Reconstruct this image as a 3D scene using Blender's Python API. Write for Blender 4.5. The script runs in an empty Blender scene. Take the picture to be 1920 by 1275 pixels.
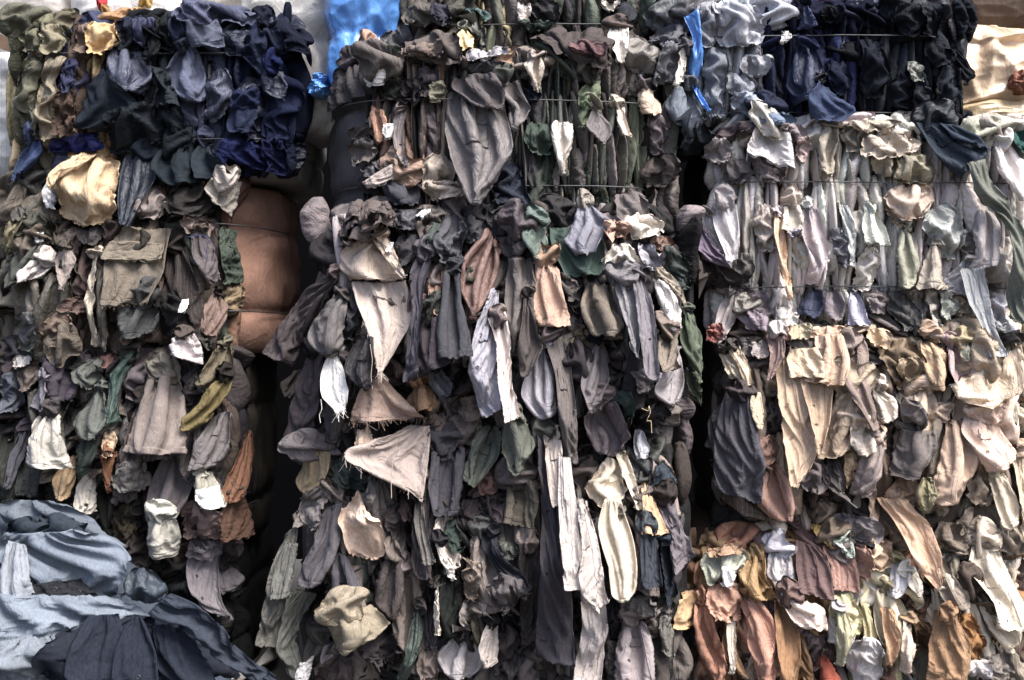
import bpy, math, random
import numpy as np

SC = bpy.context.scene
COL = SC.collection
rng = np.random.default_rng(11)
random.seed(11)

# ------------------------------------------------------------------ camera, sky, sun, exposure
FPX = 2260.0            # focal length in photo pixels (1920 wide)
CAM = (0.0, -4.0, 1.2)
cam_d = bpy.data.cameras.new('camera'); cam_o = bpy.data.objects.new('camera', cam_d)
COL.objects.link(cam_o); cam_o.location = CAM; cam_o.rotation_euler = (math.radians(90), 0, 0)
cam_d.sensor_width = 36.0; cam_d.lens = 36.0 * FPX / 1920.0
cam_d.clip_start = 0.05; cam_d.clip_end = 200
SC.camera = cam_o

SUN_EL, SUN_AZ = math.radians(58), math.radians(44)    # azimuth to the right of the viewing direction, behind the camera
world = bpy.data.worlds.new('World'); SC.world = world; world.use_nodes = True
wn = world.node_tree.nodes; wl = world.node_tree.links
sky = wn.new('ShaderNodeTexSky'); sky.sky_type = 'NISHITA'; sky.sun_disc = False
sky.sun_elevation = SUN_EL
sky.dust_density = 3.5; sky.air_density = 0.7; sky.ozone_density = 0.4
wl.new(sky.outputs[0], wn['Background'].inputs[0]); wn['Background'].inputs[1].default_value = 0.12
sd = bpy.data.lights.new('sun', 'SUN'); so = bpy.data.objects.new('sun', sd); COL.objects.link(so)
sd.energy = 2.7; sd.angle = math.radians(30); sd.color = (1.0, 0.97, 0.93)
# direction to the sun: behind the camera (-y), to the right (+x), up
to_sun = np.array([math.sin(SUN_AZ)*math.cos(SUN_EL), -math.cos(SUN_AZ)*math.cos(SUN_EL), math.sin(SUN_EL)])
from mathutils import Vector
so.rotation_euler = Vector(to_sun).to_track_quat('Z', 'Y').to_euler()
so.location = (3, -6, 6)
sky.sun_rotation = math.atan2(to_sun[0], to_sun[1])
SC.view_settings.view_transform = 'Standard'; SC.view_settings.look = 'None'
SC.view_settings.gamma = 1.0; SC.view_settings.use_curve_mapping = False
SC.view_settings.exposure = 1.6

# ------------------------------------------------------------------ helpers
def lin(c, k=1.0):
    r = []
    for v in c:
        v = v / 255.0
        r.append(k * (v / 12.92 if v <= 0.04045 else ((v + 0.055) / 1.055) ** 2.4))
    g = 0.21 * r[0] + 0.72 * r[1] + 0.07 * r[2]
    if g > 0.36:
        s = (0.36 + (g - 0.36) * 0.60) / g; r = [v * s for v in r]; g *= s
    return [min(0.85, t * max(0.0015, 0.67 * v + 0.33 * g) ** 1.10) for v, t in zip(r, (0.99, 0.98, 0.985))]

def at(px, py, y):
    """photo pixel -> world x, z on the plane at depth y"""
    d = y - CAM[1]
    return (np.asarray(px, float) - 960.0) / FPX * d, CAM[2] + (637.5 - np.asarray(py, float)) / FPX * d

def mesh_grid(name, P, uv=None, closed_u=False):
    """P (N,M,3) -> smooth quad grid mesh"""
    N, M = P.shape[:2]
    idx = np.arange(N * M).reshape(N, M)
    if closed_u:
        idx = np.concatenate([idx, idx[:, :1]], 1)
    q = np.stack([idx[:-1, :-1], idx[1:, :-1], idx[1:, 1:], idx[:-1, 1:]], -1).reshape(-1, 4)
    me = bpy.data.meshes.new(name)
    me.vertices.add(N * M); me.vertices.foreach_set('co', np.ascontiguousarray(P, dtype=np.float32).ravel())
    nf = len(q)
    me.loops.add(nf * 4); me.loops.foreach_set('vertex_index', q.astype(np.int32).ravel())
    me.polygons.add(nf); me.polygons.foreach_set('loop_start', np.arange(0, nf * 4, 4, dtype=np.int32))
    me.polygons.foreach_set('use_smooth', np.ones(nf, dtype=bool))
    if uv is not None:
        l = me.uv_layers.new(name='uv')
        l.data.foreach_set('uv', np.ascontiguousarray(uv.reshape(-1, 2)[q.ravel()], dtype=np.float32).ravel())
    me.update(calc_edges=True); me.validate()
    return me

def tube_mesh(name, pts, r, sides=6):
    pts = np.asarray(pts, float); n = len(pts)
    tan = np.gradient(pts, axis=0); tan /= np.linalg.norm(tan, axis=1, keepdims=True) + 1e-9
    ref = np.where(np.abs(tan[:, 2:3]) > 0.9, np.array([[1., 0, 0]]), np.array([[0, 0, 1.]]))
    a = np.cross(tan, ref); a /= np.linalg.norm(a, axis=1, keepdims=True) + 1e-9
    b = np.cross(tan, a)
    th = np.linspace(0, 2 * np.pi, sides, endpoint=False)
    rr = np.broadcast_to(np.asarray(r, float).reshape(-1, 1, 1), (n, 1, 1))
    P = pts[:, None] + rr * (np.cos(th)[None, :, None] * a[:, None] + np.sin(th)[None, :, None] * b[:, None])
    return mesh_grid(name, P, closed_u=True)

def link(name, me, mat=None, parent=None, color=None):
    o = bpy.data.objects.new(name, me); COL.objects.link(o)
    if mat is not None and len(me.materials) == 0: me.materials.append(mat)
    if parent is not None: o.parent = parent
    if color is not None: o.color = (*color, 1.0)
    return o

def empty(name, loc=(0, 0, 0)):
    o = bpy.data.objects.new(name, None); COL.objects.link(o); o.location = loc; o.empty_display_size = 0.05
    return o

def tag(o, label, cat, group=None, kind=None):
    o['label'] = label; o['category'] = cat
    if group: o['group'] = group
    if kind: o['kind'] = kind
    return o

def snoise(shape, cells, r=None):
    """smooth random field in [-1,1], bicubic-like interpolation of a small random grid"""
    r = r or rng
    n, m = shape; cn, cm = cells
    g = r.uniform(-1, 1, (cn + 3, cm + 3))
    def w(n, c):
        t = np.linspace(0, c - 1e-6, n); i = t.astype(int); f = t - i
        W = np.zeros((n, c + 3))
        k = [(1 - f) ** 3 / 6, (3 * f ** 3 - 6 * f ** 2 + 4) / 6, (-3 * f ** 3 + 3 * f ** 2 + 3 * f + 1) / 6, f ** 3 / 6]
        for j in range(4): W[np.arange(n), i + j] = k[j]
        return W
    return 1.7 * (w(n, cn) @ g @ w(m, cm).T)

# ------------------------------------------------------------------ materials
def nt(mat):
    mat.use_nodes = True
    return mat.node_tree.nodes, mat.node_tree.links

def fabric(name, rough=0.92, sheen=0.06, weave=900.0, weave_amt=0.12, wrinkle=0.8, mottle=0.14, spec=0.12, heather=0.0, stripe=None, hem=True):
    m = bpy.data.materials.new(name); n, l = nt(m)
    b = n['Principled BSDF']
    b.inputs['Roughness'].default_value = rough
    b.inputs['Specular IOR Level'].default_value = spec
    b.inputs['Sheen Weight'].default_value = sheen; b.inputs['Sheen Roughness'].default_value = 0.5
    oi = n.new('ShaderNodeObjectInfo'); uv = n.new('ShaderNodeUVMap')
    geo = n.new('ShaderNodeNewGeometry')
    off = n.new('ShaderNodeVectorMath'); off.operation = 'SCALE'; off.inputs[0].default_value = (37.0, 51.0, 23.0)
    l.new(oi.outputs['Random'], off.inputs['Scale'])
    add = n.new('ShaderNodeVectorMath'); add.operation = 'ADD'
    l.new(geo.outputs['Position'], add.inputs[0]); l.new(off.outputs[0], add.inputs[1])
    # faded / soiled patches
    n1 = n.new('ShaderNodeTexNoise'); n1.inputs['Scale'].default_value = 9.0; n1.inputs['Detail'].default_value = 5; n1.inputs['Roughness'].default_value = 0.62
    l.new(add.outputs[0], n1.inputs['Vector'])
    mr = n.new('ShaderNodeMapRange'); mr.inputs[1].default_value = 0.3; mr.inputs[2].default_value = 0.7
    mr.inputs[3].default_value = 1 - mottle; mr.inputs[4].default_value = 1 + mottle
    l.new(n1.outputs[0], mr.inputs[0])
    # yarn-scale heathering
    n2 = n.new('ShaderNodeTexNoise'); n2.inputs['Scale'].default_value = 260.0; n2.inputs['Detail'].default_value = 3
    sc2 = n.new('ShaderNodeVectorMath'); sc2.operation = 'MULTIPLY'; sc2.inputs[1].default_value = (1.0, 0.28, 1.0)
    l.new(uv.outputs[0], sc2.inputs[0]); l.new(sc2.outputs[0], n2.inputs['Vector'])
    mr2 = n.new('ShaderNodeMapRange'); mr2.inputs[1].default_value = 0.3; mr2.inputs[2].default_value = 0.7
    mr2.inputs[3].default_value = 1 - 0.10 - heather; mr2.inputs[4].default_value = 1 + 0.10 + heather
    l.new(n2.outputs[0], mr2.inputs[0])
    mu = n.new('ShaderNodeMath'); mu.operation = 'MULTIPLY'
    l.new(mr.outputs[0], mu.inputs[0]); l.new(mr2.outputs[0], mu.inputs[1])
    fac = mu
    if stripe:
        sep = n.new('ShaderNodeSeparateXYZ'); l.new(uv.outputs[0], sep.inputs[0])
        w = n.new('ShaderNodeMath'); w.operation = 'MULTIPLY'; w.inputs[1].default_value = stripe[0]; l.new(sep.outputs['X'], w.inputs[0])
        fr = n.new('ShaderNodeMath'); fr.operation = 'FRACT'; l.new(w.outputs[0], fr.inputs[0])
        gt = n.new('ShaderNodeMath'); gt.operation = 'GREATER_THAN'; gt.inputs[1].default_value = stripe[1]; l.new(fr.outputs[0], gt.inputs[0])
        ms = n.new('ShaderNodeMath'); ms.operation = 'MULTIPLY_ADD'; ms.inputs[1].default_value = stripe[2]; ms.inputs[2].default_value = 1.0
        l.new(gt.outputs[0], ms.inputs[0])
        fac = n.new('ShaderNodeMath'); fac.operation = 'MULTIPLY'; l.new(mu.outputs[0], fac.inputs[0]); l.new(ms.outputs[0], fac.inputs[1])
    mix = n.new('ShaderNodeVectorMath'); mix.operation = 'SCALE'
    l.new(oi.outputs['Color'], mix.inputs[0]); l.new(fac.outputs[0], mix.inputs['Scale'])
    # lint and chalky wear specks
    n3 = n.new('ShaderNodeTexNoise'); n3.inputs['Scale'].default_value = 70.0; n3.inputs['Detail'].default_value = 4; n3.inputs['Roughness'].default_value = 0.7
    l.new(add.outputs[0], n3.inputs['Vector'])
    m3 = n.new('ShaderNodeMapRange'); m3.inputs[1].default_value = 0.68; m3.inputs[2].default_value = 0.8; m3.inputs[3].default_value = 0; m3.inputs[4].default_value = 0.2
    l.new(n3.outputs[0], m3.inputs[0])
    mx = n.new('ShaderNodeMix'); mx.data_type = 'RGBA'; mx.inputs[7].default_value = (0.42, 0.40, 0.37, 1)
    l.new(m3.outputs[0], mx.inputs[0]); l.new(mix.outputs[0], mx.inputs[6])
    l.new(mx.outputs[2], b.inputs['Base Color'])
    l.new(mx.outputs[2], b.inputs['Sheen Tint'])
    # relief: creases, weave, stitched hem
    n4 = n.new('ShaderNodeTexNoise'); n4.inputs['Scale'].default_value = 34.0; n4.inputs['Detail'].default_value = 6; n4.inputs['Roughness'].default_value = 0.66; n4.inputs['Distortion'].default_value = 0.9
    sc4 = n.new('ShaderNodeVectorMath'); sc4.operation = 'MULTIPLY_ADD'; sc4.inputs[1].default_value = (1.0, 0.55, 1.0)
    l.new(uv.outputs[0], sc4.inputs[0]); l.new(off.outputs[0], sc4.inputs[2])
    l.new(sc4.outputs[0], n4.inputs['Vector'])
    b1 = n.new('ShaderNodeBump'); b1.inputs['Strength'].default_value = wrinkle; b1.inputs['Distance'].default_value = 0.006
    l.new(n4.outputs[0], b1.inputs['Height'])
    n5 = n.new('ShaderNodeTexNoise'); n5.inputs['Scale'].default_value = weave; n5.inputs['Detail'].default_value = 2
    l.new(uv.outputs[0], n5.inputs['Vector'])
    b2 = n.new('ShaderNodeBump'); b2.inputs['Strength'].default_value = weave_amt; b2.inputs['Distance'].default_value = 0.002
    l.new(n5.outputs[0], b2.inputs['Height']); l.new(b1.outputs[0], b2.inputs['Normal'])
    n6 = n.new('ShaderNodeTexNoise'); n6.inputs['Scale'].default_value = 17.0; n6.inputs['Detail'].default_value = 3; n6.inputs['Roughness'].default_value = 0.6; n6.inputs['Distortion'].default_value = 1.2
    l.new(sc4.outputs[0], n6.inputs['Vector'])
    c1 = n.new('ShaderNodeMath'); c1.operation = 'SUBTRACT'; c1.inputs[1].default_value = 0.5; l.new(n6.outputs[0], c1.inputs[0])
    c2 = n.new('ShaderNodeMath'); c2.operation = 'ABSOLUTE'; l.new(c1.outputs[0], c2.inputs[0])
    c3 = n.new('ShaderNodeMath'); c3.operation = 'POWER'; c3.inputs[1].default_value = 0.7; l.new(c2.outputs[0], c3.inputs[0])
    b4 = n.new('ShaderNodeBump'); b4.inputs['Strength'].default_value = min(1.0, wrinkle); b4.inputs['Distance'].default_value = 0.014
    l.new(c3.outputs[0], b4.inputs['Height']); l.new(b2.outputs[0], b4.inputs['Normal'])
    b2 = b4; last = b4
    if hem:
        sp = n.new('ShaderNodeSeparateXYZ'); l.new(uv.outputs[0], sp.inputs[0])
        s1 = n.new('ShaderNodeMath'); s1.operation = 'SUBTRACT'; s1.inputs[1].default_value = 0.022; l.new(sp.outputs['Y'], s1.inputs[0])
        s2 = n.new('ShaderNodeMath'); s2.operation = 'ABSOLUTE'; l.new(s1.outputs[0], s2.inputs[0])
        s3 = n.new('ShaderNodeMapRange'); s3.inputs[1].default_value = 0.0; s3.inputs[2].default_value = 0.004; l.new(s2.outputs[0], s3.inputs[0])
        b3 = n.new('ShaderNodeBump'); b3.inputs['Strength'].default_value = 0.55; b3.inputs['Distance'].default_value = 0.004
        l.new(s3.outputs[0], b3.inputs['Height']); l.new(b2.outputs[0], b3.inputs['Normal']); last = b3
    l.new(last.outputs[0], b.inputs['Normal'])
    return m

MAT = {
    'cotton': fabric('cotton_cloth'),
    'wool': fabric('wool_cloth', rough=1.0, sheen=0.10, weave=420, weave_amt=0.3, wrinkle=0.28, heather=0.16, spec=0.05),
    'satin': fabric('silky_lining', rough=0.5, sheen=0.0, weave_amt=0.04, wrinkle=0.7, spec=0.32, mottle=0.08),
    'denim': fabric('denim_cloth', rough=0.95, weave=520, weave_amt=0.3, wrinkle=0.5, heather=0.07, mottle=0.2),
    'pin': fabric('pinstripe_cloth', stripe=(70.0, 0.82, 0.7)),
    'packed': fabric('packed_cloth_side', wrinkle=0.4, weave=420, mottle=0.22, hem=False),
    'woven': fabric('woven_sack_cloth', rough=0.7, sheen=0.0, weave=420, weave_amt=0.25, wrinkle=0.35, spec=0.25, mottle=0.12, hem=False, stripe=(45.0, 0.86, -0.16)),
    'plastic': fabric('plastic_film', rough=0.24, sheen=0.0, weave_amt=0.0, wrinkle=0.28, spec=0.6, mottle=0.12, hem=False),
    'stripe': fabric('multicolour_stripe', stripe=(60.0, 0.5, -0.6)),
}
def plain(name, rgb, rough=0.6, metal=0.0, bump=0.0, spec=0.4):
    m = bpy.data.materials.new(name); n, l = nt(m); b = n['Principled BSDF']
    nz = n.new('ShaderNodeTexNoise'); nz.inputs['Scale'].default_value = 14; nz.inputs['Detail'].default_value = 6
    rp = n.new('ShaderNodeMapRange'); rp.inputs[3].default_value = 0.75; rp.inputs[4].default_value = 1.25; l.new(nz.outputs[0], rp.inputs[0])
    sc = n.new('ShaderNodeVectorMath'); sc.operation = 'SCALE'; sc.inputs[0].default_value = rgb; l.new(rp.outputs[0], sc.inputs['Scale'])
    l.new(sc.outputs[0], b.inputs['Base Color']); b.inputs['Roughness'].default_value = rough; b.inputs['Metallic'].default_value = metal
    b.inputs['Specular IOR Level'].default_value = spec
    if bump:
        bp = n.new('ShaderNodeBump'); bp.inputs['Strength'].default_value = bump; l.new(nz.outputs[0], bp.inputs['Height']); l.new(bp.outputs[0], b.inputs['Normal'])
    return m
MAT['check'] = fabric('checked_cloth', stripe=(38.0, 0.6, -0.35))
MAT['wire'] = plain('galvanised_wire', (0.07, 0.07, 0.072), 0.55, 0.6)
MAT['concrete'] = plain('concrete_floor', (0.07, 0.066, 0.062), 0.95, 0.0, 0.3)
MAT['wall'] = plain('gap_shade_black', (0.003, 0.003, 0.0035), 1.0, 0.0, 0.2, 0.0)  # near-black colour stands in for the unlit depth between the stacks
MAT['button'] = plain('button_plastic', (0.03, 0.03, 0.035), 0.35)
MAT['ink'] = plain('black_ink', (0.02, 0.02, 0.025), 0.8)
MAT['thread'] = plain('loose_thread', (0.5, 0.46, 0.4), 0.9)

# ------------------------------------------------------------------ heightfield of the wall of bales (y of the foremost surface)
HX0, HZ0, HS = -2.2, -0.2, 0.006
HN, HM = int(3.0 / HS), int(4.4 / HS)      # rows z, cols x
FAR = 1.05
HF = np.full((HN, HM), FAR, np.float32)
hz = HZ0 + np.arange(HN) * HS; hx = HX0 + np.arange(HM) * HS

def hsample(x, z):
    i = np.clip(((z - HZ0) / HS + 0.5).astype(np.int32), 0, HN - 1)
    j = np.clip(((x - HX0) / HS + 0.5).astype(np.int32), 0, HM - 1)
    return HF[i, j]

def hblur(n=2):
    h = HF
    for _ in range(n):
        p = np.pad(h, 1, mode='edge')
        h = (p[:-2, 1:-1] + p[2:, 1:-1] + p[1:-1, :-2] + p[1:-1, 2:] + 2 * h) / 6
    return h

def hstamp(V):
    """stamp verts (n,3) into the heightfield"""
    i = ((V[:, 2] - HZ0) / HS + 0.5).astype(np.int32); j = ((V[:, 0] - HX0) / HS + 0.5).astype(np.int32)
    k = (i >= 1) & (i < HN - 1) & (j >= 1) & (j < HM - 1)
    i, j, y = i[k], j[k], V[k, 1].astype(np.float32)
    for di in (0, 1):
        for dj in (0, 1):
            np.minimum.at(HF, (i + di, j + dj), y)

def stamp_grid(P):
    Q = [P, (P[:-1] + P[1:]) / 2, (P[:, :-1] + P[:, 1:]) / 2, (P[:-1, :-1] + P[1:, 1:]) / 2]
    hstamp(np.concatenate([q.reshape(-1, 3) for q in Q]))

# ------------------------------------------------------------------ cloth solver: batches of grids, position based
def solve(P, Lu, Lv, pin, guide, kg, grav, iters, hs, bend=0.25, eps=0.004):
    """P (B,N,M,3); Lu (B,N,1) Lv (B,N-1,M) rest lengths; pin bool (B,N,M); guide (B,N,M,3) kg (B,N,M) pull of x and z to the guide"""
    P = P.astype(np.float32).copy(); Q = P.copy(); Lu = Lu.astype(np.float32); Lv = Lv.astype(np.float32)
    G = guide.astype(np.float32); kg = kg.astype(np.float32)[..., None]
    pin3 = pin[..., None]; P0 = P.copy()
    B, N, M, _ = P.shape
    Luf = np.broadcast_to(Lu, (B, N, M - 1)); 
    Lvm = (Lv[:, :, :-1] + Lv[:, :, 1:]) / 2
    Ld = np.sqrt(((Luf[:, :-1] + Luf[:, 1:]) / 2) ** 2 + Lvm ** 2)
    def pr(a, b, r, k, only_push=False):
        d = b - a
        ln = np.sqrt(np.einsum('...i,...i', d, d)) + 1e-7
        c = (ln - r) / ln * (0.5 * k)
        if only_push: c = np.minimum(c, 0)
        d *= c[..., None]
        a += d; b -= d
    g = np.zeros(3, np.float32)
    for it in range(iters):
        vel = (P - Q) * 0.86
        Q = P.copy()
        P = P + vel
        P[..., 2] -= grav[:, None, None]
        for _ in range(2):
            for o in (0, 1):
                e = P[:, :, o:-1:2]; f = P[:, :, o + 1::2]; k = min(e.shape[2], f.shape[2])
                pr(e[:, :, :k], f[:, :, :k], Luf[:, :, o::2][:, :, :k], 1.0)
                e = P[:, o:-1:2]; f = P[:, o + 1::2]; k = min(e.shape[1], f.shape[1])
                pr(e[:, :k], f[:, :k], Lv[:, o::2][:, :k], 1.0)
            pr(P[:, :-1, :-1], P[:, 1:, 1:], Ld, 0.22)
            pr(P[:, :-1, 1:], P[:, 1:, :-1], Ld, 0.22)
            if bend:
                pr(P[:, :, :-2], P[:, :, 2:], 2 * Luf[:, :, :-1] * 0.97, bend * 0.5, True)
                pr(P[:, :-2], P[:, 2:], (Lv[:, :-1] + Lv[:, 1:]) * 0.97, bend * 0.5, True)
                pr(P[:, :, :-4], P[:, :, 4:], 4 * Luf[:, :, :-3] * 0.88, bend * 0.3, True)
                pr(P[:, :-4], P[:, 4:], (Lv[:, :-3] + Lv[:, 1:-2] + Lv[:, 2:-1] + Lv[:, 3:]) * 0.9, bend * 0.3, True)
        d = (G - P) * kg; d[..., 1] = 0
        P += d
        h = hs(P[..., 0], P[..., 2]) - eps
        P[..., 1] = np.minimum(P[..., 1], h)
        np.copyto(P, P0, where=pin3)
    return P

def upmat(nc, nf):
    """Catmull-Rom interpolation matrix from nc to nf samples"""
    t = np.linspace(0, nc - 1, nf); i = np.minimum(t.astype(int), nc - 2); f = t - i
    W = np.zeros((nf, nc))
    k = [-0.5 * f + f ** 2 - 0.5 * f ** 3, 1 - 2.5 * f ** 2 + 1.5 * f ** 3, 0.5 * f + 2 * f ** 2 - 1.5 * f ** 3, -0.5 * f ** 2 + 0.5 * f ** 3]
    for j in range(4): np.add.at(W, (np.arange(nf), np.clip(i + j - 1, 0, nc - 1)), k[j])
    return W

def coarse_fine(P, Lu, Lv, pin, guide, kg, grav, hs, nf, it_c=90, it_f=10, bend=0.5):
    """buckle the cloth on a coarse grid (crumples as wide as real folds), then refine"""
    B, nc, mc, _ = P.shape
    Q = solve(P, Lu, Lv, pin, guide, kg, grav, it_c, hs, bend=bend, eps=0.006)
    Wn, Wm = upmat(nc, nf[0]), upmat(mc, nf[1])
    F = np.matmul(Wn.astype(np.float32), Q.reshape(B, nc, mc * 3)).reshape(B, nf[0], mc, 3)
    F = np.matmul(Wm.astype(np.float32), F)
    lu = np.linalg.norm(np.diff(F, axis=2), axis=-1).mean(2, keepdims=True); lv = np.linalg.norm(np.diff(F, axis=1), axis=-1)
    pf = np.zeros(F.shape[:3], bool)
    pf[:, 0] = True
    if it_f:
        F = solve(F, np.broadcast_to(lu, lu.shape), lv, pf, F, np.full(F.shape[:3], 0.02), grav * 0.1, it_f, hs, bend=0.10)
    return F

def resample(pts, n):
    pts = np.asarray(pts, float)
    d = np.r_[0, np.cumsum(np.linalg.norm(np.diff(pts, axis=0), axis=1))]
    if len(pts) > 2:      # smooth the polyline a little (Catmull-Rom)
        m = 40; out = []
        q = np.vstack([2 * pts[0] - pts[1], pts, 2 * pts[-1] - pts[-2]])
        for i in range(1, len(q) - 2):
            t = np.linspace(0, 1, m, endpoint=(i == len(q) - 3))[:, None]
            p0, p1, p2, p3 = q[i - 1], q[i], q[i + 1], q[i + 2]
            out.append(0.5 * (2 * p1 + (p2 - p0) * t + (2 * p0 - 5 * p1 + 4 * p2 - p3) * t * t + (3 * p1 - p0 - 3 * p2 + p3) * t ** 3))
        cr = np.vstack(out)
        d = np.r_[0, np.cumsum(np.linalg.norm(np.diff(pts, axis=0), axis=1))]; tt = np.concatenate([np.linspace(d[i], d[i + 1], m, endpoint=(i == len(pts) - 2)) for i in range(len(pts) - 1)])
        st = np.stack([np.interp(tt, d, pts[:, k]) for k in (0, 1)], 1)
        pts = 0.45 * cr + 0.55 * st; d = np.r_[0, np.cumsum(np.linalg.norm(np.diff(pts, axis=0), axis=1))]
    t = np.linspace(0, d[-1], n)
    return np.stack([np.interp(t, d, pts[:, k]) for k in (0, 1)], 1)

def rim(P, n_in=0.010, th=0.005):
    """turn the border of a cloth grid back on itself so that the edge has thickness"""
    def ext(a0, a1):
        out = a0 - a1; out /= np.linalg.norm(out, axis=-1, keepdims=True) + 1e-9
        r = a0 - out * n_in; r[..., 1] += th
        return r
    P = np.concatenate([ext(P[:1], P[1:2]), P, ext(P[-1:], P[-2:-1])], 0)
    P = np.concatenate([ext(P[:, :1], P[:, 1:2]), P, ext(P[:, -1:], P[:, -2:-1])], 1)
    return P

def crinkle(P, amp, r):
    """creases and drag lines across the cloth, along the local normal"""
    N, M = P.shape[:2]
    du = np.gradient(P, axis=1); dv = np.gradient(P, axis=0)
    n = np.cross(du, dv); n /= np.linalg.norm(n, axis=-1, keepdims=True) + 1e-9
    f = np.zeros((N, M))
    S, T = np.meshgrid(np.linspace(0, 1, M), np.linspace(0, 1, N))
    asp = M / N
    for q in range(9):
        # sharp, slightly curved creases of limited length
        a = r.uniform(0, np.pi); w = snoise((N, M), (2, 2), r)
        ph = (np.cos(a) * S * asp + np.sin(a) * T) * r.uniform(1.0, 3.5) + 0.35 * w + r.uniform(0, 1)
        tri = 1 - np.abs(2 * (ph % 1) - 1)
        msk = np.clip(snoise((N, M), (3, 3), r) * 1.8 - 0.35, 0, 1)
        f += r.choice([1, 1, -1]) * tri ** r.uniform(2.5, 9) * msk
    rd = 1 - np.abs(snoise((N, M), (max(3, N // 7), max(3, M // 7)), r)); f += 0.8 * rd ** 4 * np.clip(0.5 + snoise((N, M), (2, 2), r), 0, 1)
    f += 0.3 * snoise((N, M), (max(3, N // 5), max(3, M // 5)), r)
    return P + n * (f * amp)[..., None]

def foldfield(S, T, k, r, warp=1.0):
    """irregular folds running along T: unequal widths and heights, fading in and out; 0..1"""
    N, M = S.shape
    n = max(2, int(round(k)) + 1)
    wd = np.exp(r.normal(0, 0.45, n)); edges = np.r_[0, np.cumsum(wd)]; edges /= edges[-1]
    Sw = np.clip(S + warp * 0.13 * snoise((N, M), (2, 2), r) + 0.10 * r.uniform(-1, 1) * (T - 0.5), -0.2, 1.2)
    ph = np.interp(Sw, np.r_[-0.3, edges, 1.3], np.r_[-1, np.arange(n + 1), n + 1]) * max(0.6, k / n)
    i = np.floor(ph); 
    hts = r.uniform(0.35, 1.25, 64)
    h = hts[(i.astype(int) + 20) % 64]
    p = r.uniform(0.7, 1.7, 64)[(i.astype(int) + 20) % 64]
    f = (0.5 - 0.5 * np.cos(2 * np.pi * ph)) ** p * h
    fade = np.clip(0.75 + 0.6 * snoise((N, M), (3, max(2, int(k))), r), 0.1, 1.2)
    return f * fade

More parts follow.
